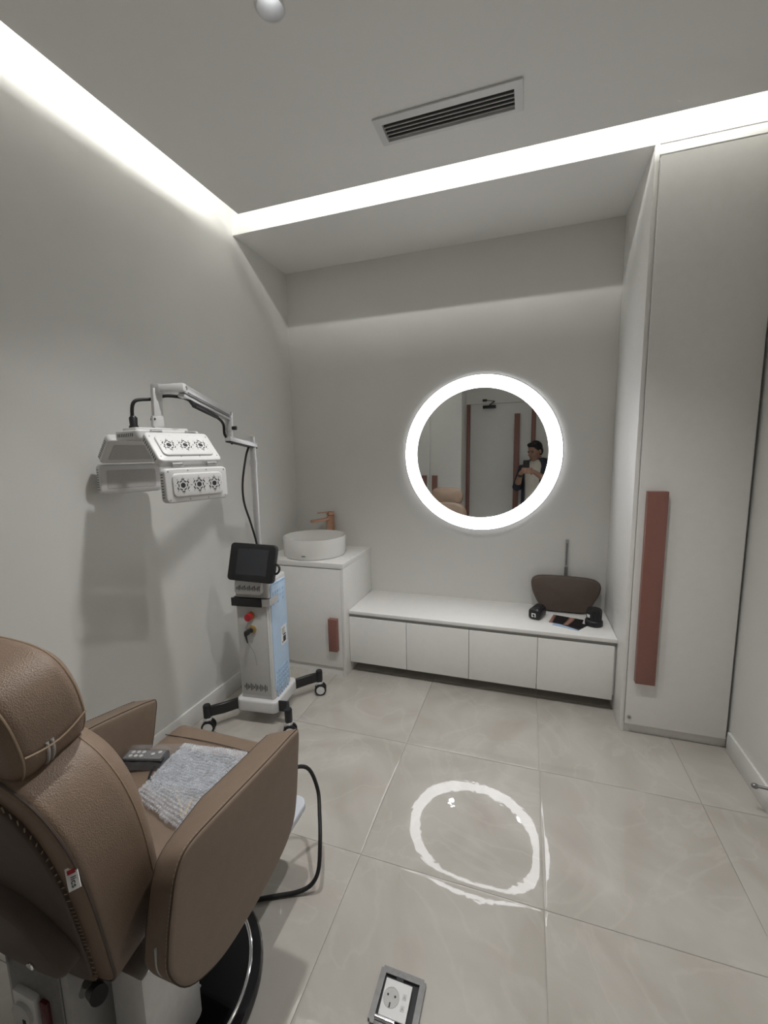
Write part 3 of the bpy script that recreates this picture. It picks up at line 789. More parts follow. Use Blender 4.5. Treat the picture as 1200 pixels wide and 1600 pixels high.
# top cap with vents, black bar, knobs
bm = B(); loft(bm, rrect(.150, .10, .02, 4), lambda u, v, wv: LM @ Vector((u - .012, -.070 + v * .10 + wv * .0, .735 + v * .55)), 0, 1, .0, .0, n=1, capn=0) if False else None
bm = B(); loft(bm, rrect(.150, .075, .018, 4), lambda u, v, wv: LM @ Vector((u - .008, -.090 - wv + v * .12, .735 + v)), -.02, .026, .004, .006, n=3, capn=1)
vp = link_bm('vent_panel', bm, 'plastic', body)
for i in range(15):
    x = -.068 + i * .0088; h = .006 + .005 * (i % 3)
    bm = B(); box(bm, x - .0016, x + .0016, -.1180, -.114, .728 - h, .728 + h, 0, 1, LM); link_bm('vent_slot', bm, 'ink', vp)
for i in range(15):
    x = -.066 + i * .0088; h = .007 + .006 * ((i * 2) % 3)
    lbox('vent_slot', x - .0016, x + .0016, -.1035, -.1015, .195 - h, .195 + h, 'ink', body)
bm = B()
hp = [(-.101, -.045), (-.103, -.100), (-.098, -.118), (.086, -.118), (.103, -.108), (.105, -.06), (.104, -.02)]
vs0 = []; 
for s_, (x, y) in enumerate(hp):
    vs0.append((x, y))
for k_, (x, y) in enumerate(hp): pass
O2 = [(x, y) for x, y in hp] + [(.099, -.02), (.099, -.06), (.098, -.101), (.084, -.109), (-.094, -.109), (-.096, -.098), (-.096, -.045)]
loft(bm, O2, lambda u, v, wv: LM @ Vector((u, v, .640 + wv)), 0, .036, .0006, .0006, n=1, capn=0)
gb = link_bm('grip_bar', bm, 'alu', lm)
lbox('grip_pad', -.1015, .066, -.1235, -.117, .636, .680, 'black', gb, .003)
ys_ = -.1
c0 = LM @ Vector((-.008, -.102, .583)); nf = LM.to_3x3() @ Vector((0, -1, 0))
bt = cylo('emergency_stop', c0, c0 + nf * .006, .0215, 'brass', body)
bm = B(); cyl(bm, c0 + nf * .006, c0 + nf * .022, .012, seg=20); cyl(bm, c0 + nf * .020, c0 + nf * .034, .020, .018, seg=28)
link_bm('red_button', bm, 'red', bt)
c1 = LM @ Vector((-.002, -.102, .512))
ks = cylo('key_switch', c1, c1 + nf * .007, .0205, 'brass', body)
cylo('lock_barrel', c1 + nf * .007, c1 + nf * .018, .013, 'chrome', ks)
bm = B(); loft(bm, rrect(.018, .026, .006, 4), lambda u, v, wv: c1 + nf * (.036 + wv) + Vector((u - .012, 0, v - .006)), -.018, .018, .002, .002, n=2, capn=1); link_bm('key', bm, 'black', ks)
cylo('key_tag', c1 + nf * .05 + Vector((-.012, 0, -.018)), c1 + nf * .035 + Vector((-.014, 0, -.060)), .006, 'black', ks, .003, 10)
tubeo('key_cord', [c1 + nf * .035 + Vector((-.012, 0, -.060)), c1 + nf * .01 + Vector((.004, 0, -.12)), c1 + nf * .006 + Vector((.016, 0, -.19))], .0008, 'greyframe', ks, 5)
# tablet screen
SM = LM @ Matrix.Translation((.028, -.115, .862)) @ Matrix.Rotation(math.radians(-3), 4, 'Z') @ Matrix.Rotation(math.radians(-16), 4, 'X') @ Matrix.Rotation(math.radians(1.5), 4, 'Y')
bm = B(); loft(bm, rrect(.252, .186, .020, 6), lambda u, v, wv: SM @ Vector((u, -wv, v)), -.016, .014, .006, .005, n=3, capn=1)
sb = link_bm('control_screen', bm, 'black', lm)
bm = B(); loft(bm, rrect(.168, .128, .003, 2), lambda u, v, wv: SM @ Vector((u + .004, -wv, v + .003)), .0125, .0148, .0005, .0005, n=1, capn=1); link_bm('display', bm, 'screen', sb)
pts = [SM @ Vector((.118 + .026 * math.cos(a), .01, -.022 + .024 * math.sin(a))) for a in [math.radians(-90 + 180 * k / 10) for k in range(11)]]
link_bm('cable_loop', tube(B(), pts, .0055, 8), 'rubber', sb)
boxo('screen_bracket', -.04, .04, -.10, -.06, .77, .83, 'plastic', lm, .004, 2, LM)
# pole and arm
px_, py_ = -1.333, 1.870
pole = cylo('pole', (px_, py_, .765), (px_, py_, 1.425), .0165, 'alu', lm)
cylo('pole_collar', (px_, py_, 1.335), (px_, py_, 1.360), .0205, 'alu', pole)
cylo('pole_cap', (px_, py_, 1.44), (px_, py_, 1.480), .0135, 'alu', pole)
E1 = Vector((-1.343, 1.712, 1.462))
def bar(bm, a, b, wd, h, bev=.003):
    a = Vector(a); b = Vector(b); d = b - a; L_ = d.length; q = d.to_track_quat('Y', 'Z').to_matrix().to_4x4()
    box(bm, -wd / 2, wd / 2, 0, L_, -h / 2, h / 2, bev, 2, Matrix.Translation(a) @ q); return bm
ax_ = Vector((px_, py_, 1.438)); d_ = (E1 - ax_).normalized()
bm = bar(B(), ax_ - d_ * .022, E1 + d_ * .018, .034, .022); lk = link_bm('link_arm', bm, 'alu', lm)
bm = bar(B(), ax_ - d_ * .020 + Vector((0, 0, -.013)), E1 + d_ * .016 + Vector((0, 0, -.013)), .031, .006, .001); link_bm('link_underside', bm, 'black', lk)
cylo('elbow_joint', E1 + Vector((0, 0, .0)), E1 + Vector((0, 0, .040)), .016, 'alu', lm)
A0 = Vector((-1.343, 1.712, 1.580)); A1 = Vector((-1.218, 1.292, 1.636))
eh = cylo('elbow_housing', E1 + Vector((0, 0, .040)), A0 + Vector((0, 0, .005)), .0195, 'alu', lm)
cylo('lock_knob', E1 + Vector((.018, .0, .052)), E1 + Vector((.036, .004, .052)), .009, 'black', eh)
sa = link_bm('spring_arm', bar(B(), A0, A1, .030, .034, .006), 'alu', lm)
link_bm('arm_side_groove', bar(B(), A0.lerp(A1, .06) + Vector((.0155, .004, -.012)), A0.lerp(A1, .94) + Vector((.0155, .004, -.012)), .0035, .004, .0005), 'greyframe', sa)
link_bm('arm_lower_bar', bar(B(), A0 + Vector((0, 0, -.026)), A1 + Vector((0, 0, -.026)), .026, .012, .003), 'alu', sa)
dd = (A1 - A0).normalized(); sdv = dd.cross(Vector((0, 0, 1))).normalized()
for p in (A0 + dd * .010, A1 - dd * .010): cylo('pivot_pin', p - sdv * .018, p + sdv * .018, .008, 'chrome', sa, seg=14)
link_bm('cable_duct', bar(B(), A0.lerp(A1, .30) + Vector((0, 0, -.042)), A0.lerp(A1, .78) + Vector((0, 0, -.042)), .020, .012, .004), 'black', sa)
HT = Vector((-1.308, 1.266, 1.632))
link_bm('head_link', bar(B(), A1 + (A1 - HT).normalized() * .018, HT, .026, .030, .004), 'plastic', lm)
link_bm('head_link_end', bar(B(), HT + (A1 - HT).normalized() * .022 + Vector((0, 0, .001)), HT - (A1 - HT).normalized() * .010, .030, .036, .003), 'alu', lm)
Hc = Vector((-1.330, 1.275, 0)); U = Vector((.28, .96, 0)).normalized(); V = Vector((.96, -.28, 0)).normalized()
HB2 = Vector((-1.316, 1.270, 1.478))
dp = link_bm('drop_post', bar(B(), HT + Vector((.004, 0, .004)), HB2, .034, .022, .003), 'plastic', lm)
cb_ = link_bm('post_clamp', bar(B(), HT.lerp(HB2, .62), HT.lerp(HB2, .88), .040, .028, .003), 'plastic', dp)
for k in (-1, 0, 1): cylo('clamp_hole', HT.lerp(HB2, .70) + U * -.014 + V * (k * .011), HT.lerp(HB2, .70) + U * -.0185 + V * (k * .011), .0042, 'ink', cb_, seg=12)
# lamp panels: local frame X = along U, Y = down the wing, Z = outward
PL, PW, PTh = .238, .122, .034
def panel(origin, ey, ez, fans=True, wdt=PW, name='lamp_panel'):
    ex_ = U
    def T(u, v, wv): return origin + ex_ * u + ey * v + ez * wv
    bm = B(); loft(bm, rrect(PL, wdt, .016, 5), T, -PTh / 2, PTh / 2, .006, .006, n=3, capn=1)
    p = link_bm(name, bm, 'plastic', lm)
    bm = B(); loft(bm, rrect(PL * .80, wdt * .62, .006, 3), T, -PTh / 2 - .0012, -PTh / 2 + .002, .0005, .0005, n=1, capn=1); link_bm('led_window', bm, 'led', p)
    if fans:
        bm = B(); loft(bm, rrect(PL * .80, wdt * .68, .016, 5), T, PTh / 2 - .002, PTh / 2 + .006, .0, .004, n=3, capn=1); rp_ = link_bm('raised_cover', bm, 'plastic', p)
        zz = PTh / 2 + .0062
        for k in (-1, 0, 1):
            cx = k * .060
            bm = B(); loft(bm, [(cx + .0085 * math.cos(a * PI / 10), .0085 * math.sin(a * PI / 10)) for a in range(20)], T, zz - .002, zz + .0006, 0, 0, n=1, capn=0); link_bm('fan_hub', bm, 'ink', p)
            bm = B()
            for r_, wv_, nn, off in ((.0155, .0022, 6, 0), (.0215, .0020, 6, .5)):
                for q in range(nn):
                    a0 = (q + off) * 2 * PI / nn; hw = .30 if r_ < .02 else .22
                    pts = [T(cx + r_ * math.cos(a0 + hw * f), r_ * math.sin(a0 + hw * f), zz) for f in (-1, -.33, .33, 1)]
                    tube(bm, pts, .0017, 5)
            for q in range(8):
                a0 = q * 2 * PI / 8; pts = [T(cx + .0275 * math.cos(a0), .0275 * math.sin(a0), zz), T(cx + .0288 * math.cos(a0), .0288 * math.sin(a0), zz)]
                tube(bm, pts, .0014, 5)
            fg = link_bm('fan_grille', bm, 'ink', p); fg['kind'] = 'stuff'
        for (u, v) in ((-.106, -.048), (.106, -.048), (-.106, .048), (.106, .048), (-.035, -.05), (.035, -.05), (-.035, .05), (.035, .05)):
            q = T(u, v, PTh / 2); cylo('screw', q - ez * .001, q + ez * .0008, .0022, 'hinge', p, seg=10)
    for s in (-1, 1):
        for k in range(9):
            v = -.040 + k * .010
            bm = B(); pts = [T(s * (PL / 2 + .0), v * wdt / PW, -.006), T(s * (PL / 2 + .0), v * wdt / PW, .006)]
            tube(bm, pts, .0016, 5); link_bm('side_slot', bm, 'ink', p)
    return p
Z = Vector((0, 0, 1))
def P3(s, z): return Hc + V * s + Z * z
# cross-section joints
cz = 1.464
panel(P3(0, cz) + U * .006, V, Z, False, .165)
bm = B(); loft(bm, rrect(.20, .11, .015, 4), lambda u, v, wv: P3(0, cz) + U * u + V * v + Z * wv, PTh / 2 - .001, PTh / 2 + .010, 0, .004, n=2, capn=1); link_bm('mount_plate', bm, 'plastic', lm)
for s in (1, -1):
    sx = .2 if s > 0 else .226; zl = 0 if s > 0 else .014; ou = U * (.016 if s > 0 else -.004)
    a_, b_ = Vector((s * (sx - .106), 1.462)), Vector((s * (sx - .010), 1.360 + zl))
    c_, e_ = Vector((s * (sx + .004), 1.346 + zl)), Vector((s * (sx + .008), 1.228 + zl))
    for q0, q1 in ((a_, b_), (c_, e_)):
        m_ = (q0 + q1) / 2; dr_ = (q1 - q0).normalized(); nr_ = Vector((-dr_.y, dr_.x)) * s
        panel(P3(m_.x, m_.y) + ou, V * dr_.x + Z * dr_.y, V * nr_.x + Z * nr_.y, True, (q1 - q0).length)
    for jx, jz in ((s * (sx - .110), 1.474), (s * (sx + .008), 1.358 + zl)):
        for k in (-.065, .065):
            c = P3(jx, jz) + ou + U * k; bm = B(); cyl(bm, c - U * .018, c + U * .018, .0085, seg=12); link_bm('hinge', bm, 'steel', lm)
# cables on the arm
tubeo('cable', [P3(-.01, 1.485) - U * .075, P3(-.01, 1.53) - U * .078, P3(0.0, 1.585) - U * .07, (-1.325, 1.262, 1.598), (-1.29, 1.30, 1.612), A1 + Vector((-.01, .04, -.035)), A0.lerp(A1, .75) + Vector((0, 0, -.043)), A0.lerp(A1, .32) + Vector((0, 0, -.043)), A0.lerp(A1, .1) + Vector((-.012, 0, -.055)), E1 + Vector((-.012, -.02, .02)), E1 + Vector((-.004, .02, -.02))], .0062, 'rubber', lm, 8, smooth=6)
cg = P3(-.01, 1.482) - U * .075
link_bm('cable_gland', lathe(B(), [(0, cg.z - .005), (.016, cg.z - .005), (.017, cg.z + .012), (.013, cg.z + .02), (.014, cg.z + .045), (.009, cg.z + .052), (0, cg.z + .052)], (cg.x, cg.y), 20), 'black', lm)
tubeo('cable', [ax_ + d_ * .03 + Vector((0, 0, -.015)), ax_ + d_ * .045 + Vector((-.01, 0, -.07)), ax_ + d_ * .065 + Vector((-.022, 0, -.20)), ax_ + d_ * .065 + Vector((-.02, 0, -.30)), ax_ + d_ * .045 + Vector((-.005, 0, -.40)), ax_ + d_ * .03 + Vector((.01, 0, -.50)), ax_ + d_ * .02 + Vector((.015, 0, -.60))], .0052, 'rubber', lm, 8)

# ------------------------------------------------------------------ floor outlet box
OX, OY = -.277, .857
fo = thing('floor_outlet', 'grey metal flush floor socket box with open lid in the tiles', 'floor socket', (OX, OY, 0))
def ofr(name, w0, w1, z0, z1, m, par, cut_r=.006):
    bm = B(); frame(bm, OX - w0, OX + w0, OY - w0, OY + w0, OX - w1, OX + w1, OY - w1, OY + w1, z0, z1)
    bmesh.ops.recalc_face_normals(bm, faces=bm.faces)
    bmesh.ops.bevel(bm, geom=[e for e in bm.edges if abs(e.verts[0].co.z - e.verts[1].co.z) > .001 and abs(abs(e.verts[0].co.x - OX) - w0) < 1e-4], offset=cut_r, segments=3, affect='EDGES')
    return link_bm(name, bm, m, par)
ofr('frame', .061, .046, .0004, .010, 'greyframe', fo)
boxo('well_floor', OX - .046, OX + .046, OY - .046, OY + .046, .0004, .002, 'ink', fo)
insM = Matrix.Translation((OX - .004, OY - .002, .011)) @ Matrix.Rotation(math.radians(6), 4, 'X')
pl = boxo('socket_plate', -.036, .034, -.038, .036, -.004, .001, 'plastic', fo, .001, 1, insM)
bm = lathe(B(), [(.0195, .0015), (.0205, .002), (.0208, .0012), (.0200, .0008)], (0, 0), 32, True)
for v in bm.verts: v.co = insM @ (v.co + Vector((-.013, .0, 0)))
link_bm('socket_rim', bm, 'plasticg', pl)
bm = lathe(B(), [(0, .0011), (.0196, .0013)], (0, 0), 32)
for v in bm.verts: v.co = insM @ (v.co + Vector((-.013, .0, 0)))
link_bm('socket_well', bm, 'greymetal', pl)
for s in (-.0095, .0095):
    bm = B(); cyl(bm, (-.013 + s, .004, .001), (-.013 + s, .004, .002), .0024, seg=12)
    for v in bm.verts: v.co = insM @ v.co
    link_bm('pin_hole', bm, 'ink', pl)
boxo('earth_clip', -.0145, -.0115, -.019, -.010, .0012, .003, 'ink', pl, 0, 1, insM)
for y in (.010, -.012):
    boxo('data_port', .015, .025, y - .006, y + .006, .0005, .0015, 'plasticg', pl, .0003, 1, insM)
    bm = B(); vs = [bm.verts.new(insM @ Vector(p)) for p in ((.0165, y - .003, .0019), (.0235, y - .003, .0019), (.020, y + .004, .0019), (.0165, y - .003, .0012), (.0235, y - .003, .0012), (.020, y + .004, .0012))]
    bm.faces.new(vs[:3]); bm.faces.new(vs[3:][::-1])
    for i in range(3): bm.faces.new((vs[i], vs[(i + 1) % 3], vs[3 + (i + 1) % 3], vs[3 + i]))
    link_bm('port_mark', bm, 'greyframe', pl, smooth=False)
lidM = Matrix.Translation((OX, OY - .049, .012)) @ Matrix.Rotation(math.radians(18), 4, 'X')
lid = boxo('lid', -.044, .044, -.085, -.006, -.002, .004, 'greyframe', fo, .002, 2, lidM)
cylo('hinge_bar', (OX - .044, OY - .050, .014), (OX + .006, OY - .050, .014), .0055, 'chrome', fo, seg=16)
boxo('latch_tab', OX - .016, OX + .004, OY + .034, OY + .046, .006, .0115, 'ink', fo, .001)

# ------------------------------------------------------------------ door stop on the right wall
dsx = thing('door_stop', 'small chrome rod door stop on the right wall baseboard', 'door stop', (XR - .04, 1.80, .10))
cylo('mounting_plate', (XR - .0125, 1.792, .128), (XR - .017, 1.792, .128), .016, 'steel', dsx)
cylo('rod', (XR - .016, 1.792, .128), (.850, 1.815, .113), .0060, 'hinge', dsx, .0050, 12)
bm = B(); bmesh.ops.create_uvsphere(bm, u_segments=16, v_segments=10, radius=.0125, matrix=Matrix.Translation((.846, 1.817, .112)) @ Matrix.Diagonal((1, .8, .8, 1))); link_bm('tip', bm, 'hinge', dsx)

# ------------------------------------------------------------------ things on the bench
# spare head cushion leaning on the wall
hc = thing('spare_headrest', 'dark brown head cushion with steel bar leaning on back wall', 'cushion', (.24, 2.72, ZB))
CT = Vector((0, .20, .98)).normalized(); CN = Vector((0, -.98, .20)).normalized()
def Tc(u, v, wv): return Vector((.235, 2.682, ZB)) + Vector((u, 0, 0)) * 1.0 + CT * v + CN * wv
co_ = [(0, .002), (.06, .002), (.105, .008), (.135, .028), (.160, .075), (.186, .125), (.193, .165), (.178, .195), (.13, .212), (0, .218), (-.13, .216), (-.178, .203), (-.196, .175), (-.190, .125), (-.168, .07), (-.138, .024), (-.105, .006), (-.06, .002)]
cs_ = [(p.x, p.y) for p in catmull([(a, b, 0) for a, b in co_], 5, True)]
pad = link_bm('pad', loft(B(), cs_, Tc, -.024, .030, .014, .018, 0, .010, n=5, capn=6), 'leatherd', hc)
link_bm('piping', tube(B(), on_outline(cs_, Tc, .005, .018), .0018, 6, True), 'leathers', pad)
p0 = Tc(.002, .15, -.026); p1 = Vector((.239, 2.758, .845))
rod = link_bm('mounting_bar', bar(B(), p0, p1, .017, .006, .002), 'steel', hc)
link_bm('bar_sleeve', bar(B(), p0.lerp(p1, .05), p0.lerp(p1, .42), .020, .009, .002), 'hinge', rod)
link_bm('bar_slot', bar(B(), p0.lerp(p1, .46) + Vector((0, -.0035, 0)), p0.lerp(p1, .92) + Vector((0, -.0035, 0)), .006, .003, .0005), 'greyframe', rod)
# black device with a white logo
sm = thing('black_gadget', 'small black gadget with white square logo lying on the bench', 'gadget', (.075, 2.56, ZB))
GM = Matrix.Translation((.078, 2.560, ZB)) @ Matrix.Rotation(math.radians(-22), 4, 'Z')
bm = B(); loft(bm, rrect(.068, .062, .018, 4), lambda u, v, wv: GM @ Vector((u, wv, .0325 + v)), -.062, .050, .012, .012, n=3, capn=1)
gd = link_bm('body', bm, 'black', sm)
def GF(u, v, t): return GM @ Vector((u, -.0625 - t, .03 + v))
lg_ = B()
for (a0, a1, b0, b1) in ((-.012, -.007, -.012, .010), (.006, .011, -.012, .010), (-.007, .006, .005, .010), (-.007, -.001, -.012, -.007)):
    vs = [lg_.verts.new(GF(x, z, t)) for t in (0, .0012) for x, z in ((a0, b0), (a1, b0), (a1, b1), (a0, b1))]
    for f in ((0, 1, 2, 3), (7, 6, 5, 4), (0, 4, 5, 1), (1, 5, 6, 2), (2, 6, 7, 3), (3, 7, 4, 0)): lg_.faces.new([vs[i] for i in f])
link_bm('logo', lg_, 'paper', gd, smooth=False)
bm = B(); box(bm, -.018, .020, -.022, -.017, .063, .0643, 0, 1, GM); link_bm('orange_stripe', bm, mat('orange_print', (.55, .22, .07), .5, noise=.1), gd)
bm = B(); box(bm, -.010, .006, -.046, -.040, .0595, .0615, 0, 1, GM); link_bm('grey_print', bm, 'plasticg', gd)
bm = B(); box(bm, -.022, .022, -.03, .045, .060, .0655, .004, 2, GM); link_bm('top_ridge', bm, 'rubber', gd)
# printed cards
def card(name, label, cx, cy, wd, hg, ang, z, mm):
    Cm = Matrix.Translation((cx, cy, z)) @ Matrix.Rotation(math.radians(ang), 4, 'Z')
    o = boxo(name, -wd / 2, wd / 2, -hg / 2, hg / 2, 0, .0012, mm, None, 0, 1, Cm)
    return tag(o, label, 'card', 'printed cards on the bench')
def swirl():
    m = bpy.data.materials.new('printed_swirl'); m.use_nodes = True; nt = m.node_tree; b = nt.nodes['Principled BSDF']
    tc = nt.nodes.new('ShaderNodeTexCoord'); wv = nt.nodes.new('ShaderNodeTexWave'); wv.inputs['Scale'].default_value = 3.2; wv.inputs['Distortion'].default_value = 5.5; wv.inputs['Detail'].default_value = 1.0; wv.inputs['Phase Offset'].default_value = 2.1
    rp_ = nt.nodes.new('ShaderNodeValToRGB'); e = rp_.color_ramp.elements; e[0].position = .72; e[0].color = (.012, .011, .014, 1); e[1].position = 1; e[1].color = (.36, .20, .16, 1)
    nt.links.new(tc.outputs['Object'], wv.inputs['Vector']); nt.links.new(wv.outputs['Fac'], rp_.inputs['Fac']); nt.links.new(rp_.outputs['Color'], b.inputs['Base Color']); b.inputs['Roughness'].default_value = .25
    return m
card('printed_card', 'pale blue card peeping out lowest under the dark printed cards', .235, 2.475, .14, .095, -22, ZB, mat('blue_print', (.40, .52, .70), .5, noise=.1))
card('printed_card', 'dark glossy card in the middle of the little card pile', .245, 2.505, .165, .10, -34, ZB + .0012, mat('dark_print', (.02, .018, .02), .3, noise=.2))
card('printed_card', 'dark glossy card with copper swirl on top of the pile', .232, 2.532, .165, .125, -14, ZB + .0024, swirl())
# black round cup-like device
bd = thing('black_canister', 'black round canister with small white tab at bench right end', 'gadget', (.372, 2.52, ZB))
link_bm('body', lathe(B(), [(0, ZB), (.042, ZB), (.046, ZB + .004), (.046, ZB + .026), (.041, ZB + .032), (.037, ZB + .034), (.038, ZB + .088), (.035, ZB + .094), (.030, ZB + .092), (0, ZB + .090)], (.372, 2.52), 36), 'black', bd)
Tb = Matrix.Translation((.372, 2.52, ZB)) @ Matrix.Rotation(math.radians(-55), 4, 'Z')
boxo('white_tab', -.009, .009, -.0405, -.037, .050, .066, 'paper', bd, 0, 1, Tb)
for k in range(10):
    a = k * 2 * PI / 10; cylo('grip_rib', (.372 + .0375 * math.cos(a), 2.52 + .0375 * math.sin(a), ZB + .036), (.372 + .0375 * math.cos(a), 2.52 + .0375 * math.sin(a), ZB + .084), .0022, 'rubber', bd, seg=6)

# ------------------------------------------------------------------ behind the viewer: wardrobe and door, seen in the mirror
t = thing('wardrobe', 'white two door wardrobe with copper handles seen in the mirror', 'wardrobe', (-1.24, -.6, 0))
boxo('carcass', XL + .002, -.862, YB0 + .002, -.422, .05, ZN - .001, 'white', t)
boxo('plinth', XL + .002, -.862, YB0 + .05, -.44, 0, .05, 'white', t)
d1 = boxo('door', XL + .014, -1.2975, -.420, -.400, .056, ZN - .04, 'white', t, .001)
d2 = boxo('door', -1.2935, -.864, -.420, -.400, .056, ZN - .04, 'white', t, .001)
boxo('handle', -1.405, -1.335, -.400, -.366, .283, 1.215, 'copper', d1, .002)
boxo('handle', -1.258, -1.186, -.400, -.366, .283, 1.215, 'copper', d2, .002)
dr = struct(boxo('door_1', DX0 + .003, DX1 - .003, YB0 - .045, YB0 - .005, .008, DZ, mat('door_grey_white', (.70, .70, .69), .45, noise=.02), bev=.002))
boxo('door_pull', -.192, -.117, YB0 + .008, YB0 + .045, .30, 2.06, 'copper', dr, .002)
for z in (.45, 1.9): boxo('pull_standoff', -.165, -.145, YB0 - .006, YB0 + .01, z, z + .03, 'copper', dr)
struct(boxo('trim_1', DX0 - .049, DX0 - .001, YB0 - .06, YB0 + .012, 0, DZ + .003, 'copper', bev=.002))
struct(boxo('trim_2', DX1 + .001, DX1 + .054, YB0 - .06, YB0 + .012, 0, DZ + .003, 'copper', bev=.002))
cl = thing('door_closer', 'black overhead door closer at the door top seen in the mirror', 'door closer', (-.53, YB0 + .02, 2.15))
boxo('body', -.625, -.445, YB0 - .004, YB0 + .045, 2.150, 2.190, 'black', cl, .006)
link_bm('arm', bar(B(), (-.60, YB0 + .025, 2.265), (-.46, YB0 + .09, 2.235), .018, .008, .002), 'black', cl)
link_bm('arm', bar(B(), (-.46, YB0 + .09, 2.235), (-.53, YB0 + .03, 2.197), .018, .008, .002), 'black', cl)
boxo('arm_shoe', -.63, -.57, YB0, YB0 + .02, 2.25, 2.28, 'black', cl, .003)

# ------------------------------------------------------------------ the person taking the picture (seen in the mirror)
PC = Vector((.125, -.375, 0)); pa = math.radians(24)
PF = Vector((-math.sin(pa), math.cos(pa), 0)); PR = Vector((math.cos(pa), math.sin(pa), 0))     # facing, own right... in plan
def W(r, f, z): return PC + PR * r + PF * f + Vector((0, 0, z))
def capsule(bm, a, b, ra, rb):
    a = Vector(a); b = Vector(b); t_ = B()
    bmesh.ops.create_icosphere(t_, subdivisions=2, radius=ra, matrix=Matrix.Translation(a)); bmesh.ops.create_icosphere(t_, subdivisions=2, radius=rb, matrix=Matrix.Translation(b))
    r = bmesh.ops.convex_hull(t_, input=t_.verts)
    bmesh.ops.delete(t_, geom=[g_ for g_ in r['geom_interior'] if isinstance(g_, bmesh.types.BMVert)], context='VERTS')
    me = bpy.data.meshes.new('tmp'); t_.to_mesh(me); t_.free(); bm.from_mesh(me); bpy.data.meshes.remove(me)
def chain(bm, pts):
    for (a, ra_), (b, rb) in zip(pts, pts[1:]): capsule(bm, a, b, ra_, rb)
def ell(bm, c, sx, sy, sz, R=None):
    R = R or Matrix.Rotation(pa, 4, 'Z')
    bmesh.ops.create_icosphere(bm, subdivisions=3, radius=1, matrix=Matrix.Translation(c) @ R @ Matrix.Diagonal((sx, sy, sz, 1)))
def remesh(name, bm, m, parent, vox, smooth=6):
    me = bpy.data.meshes.new('tmp'); bm.to_mesh(me); bm.free()
    o = bpy.data.objects.new('tmp', me); col.objects.link(o)
    r = o.modifiers.new('r', 'REMESH'); r.mode = 'VOXEL'; r.voxel_size = vox
    s = o.modifiers.new('s', 'SMOOTH'); s.iterations = smooth; s.factor = .5
    bpy.context.view_layer.update()
    nm = evalmesh(o); bpy.data.objects.remove(o)
    b2 = B(); b2.from_mesh(nm); bpy.data.meshes.remove(nm)
    return link_bm(name, b2, m, parent, angle=80, recalc=False)
pr = thing('person', 'person in navy jacket and cream shirt holding a phone, in the mirror', 'person', (PC.x, PC.y, 0))
# phone position, just behind the lens
PHC = CAM - FW * .030 + RT * -.030 - UP * .068
def HP(a, b, c): return PHC + RT * a + UP * b - FW * c      # a right, b up, c towards the person
bm = B()
# trunk, neck
ell(bm, W(0, 0, .93), .155, .11, .13); ell(bm, W(0, .01, 1.10), .145, .115, .17); ell(bm, W(0, 0, 1.26), .17, .11, .14)
SHR, SHL = W(.185, .0, 1.335), W(-.185, .0, 1.315)
chain(bm, [(SHL, .055), (W(0, -.02, 1.37), .06), (SHR, .055)])
HDC = W(-.012, .085, 1.515)
chain(bm, [(W(0, -.005, 1.36), .058), (W(0, .035, 1.45), .053)])
# head
hR = Matrix.Rotation(pa + math.radians(16), 4, 'Z') @ Matrix.Rotation(math.radians(-16), 4, 'X')
def HW(x, y, z): return HDC + (hR.to_3x3() @ Vector((x, y, z)))
ell(bm, HW(0, -.012, .035), .075, .092, .092, hR); ell(bm, HW(0, .022, -.02), .063, .07, .088, hR); ell(bm, HW(0, .045, -.078), .042, .04, .034, hR)
chain(bm, [(HW(0, .088, .012), .008), (HW(0, .106, -.022), .0135)]); ell(bm, HW(0, .095, -.026), .018, .012, .010, hR)
for s in (-1, 1):
    ell(bm, HW(s * .078, -.008, -.005), .008, .018, .030, hR); ell(bm, HW(s * .030, .076, .018), .018, .010, .008, hR); ell(bm, HW(s * .040, .058, -.028), .022, .018, .022, hR)
ell(bm, HW(0, .088, -.056), .024, .008, .007, hR)
# arms
ELR, ELL = W(.235, .06, 1.095), W(-.235, .095, 1.065)
WRR, WRL = HP(.075, -.068, .050), HP(-.085, -.085, .050)
chain(bm, [(SHR, .05), (W(.215, .02, 1.22), .046), (ELR, .04)]); chain(bm, [(ELR, .041), (ELR.lerp(WRR, .35), .041), (WRR, .027)])
chain(bm, [(SHL, .05), (W(-.215, .03, 1.20), .046), (ELL, .04)]); chain(bm, [(ELL, .041), (ELL.lerp(WRL, .35), .041), (WRL, .027)])
# hands: palm beside the phone, four fingers across its back, thumb on the screen side
for s, wr_ in ((1, WRR), (-1, WRL)):
    pal = [HP(s * .062, -.062, .030), HP(s * .052, -.030, .026)]
    capsule(bm, wr_, pal[0], .026, .023); capsule(bm, pal[0], pal[1], .023, .018); capsule(bm, wr_, HP(s * .055, -.085, .022), .024, .016)
    for k in range(4):
        b_ = -.022 - k * .0185; ln = (.058, .068, .064, .050)[k]
        chain(bm, [(HP(s * .056, b_, .020), .0105), (HP(s * .050, b_ + .002, -.004), .0092), (HP(s * (.050 - ln * .5), b_ + .004, -.0145), .0085), (HP(s * (.050 - ln * .85), b_ + .005, -.0135), .0072)])
    chain(bm, [(HP(s * .060, -.075, .040), .014), (HP(s * .050, -.045, .034), .0105), (HP(s * .026, -.022, .020), .009)])
# legs and feet
for s in (-1, 1):
    chain(bm, [(W(s * .085, 0, .88), .085), (W(s * .095, .01, .50), .056), (W(s * .10, -.015, .33), .052), (W(s * .105, -.03, .085), .036)])
    capsule(bm, W(s * .105, -.04, .045), W(s * .125, .13, .035), .036, .028)
body_o = remesh('body', bm, 'skin', pr, .0052, 4)
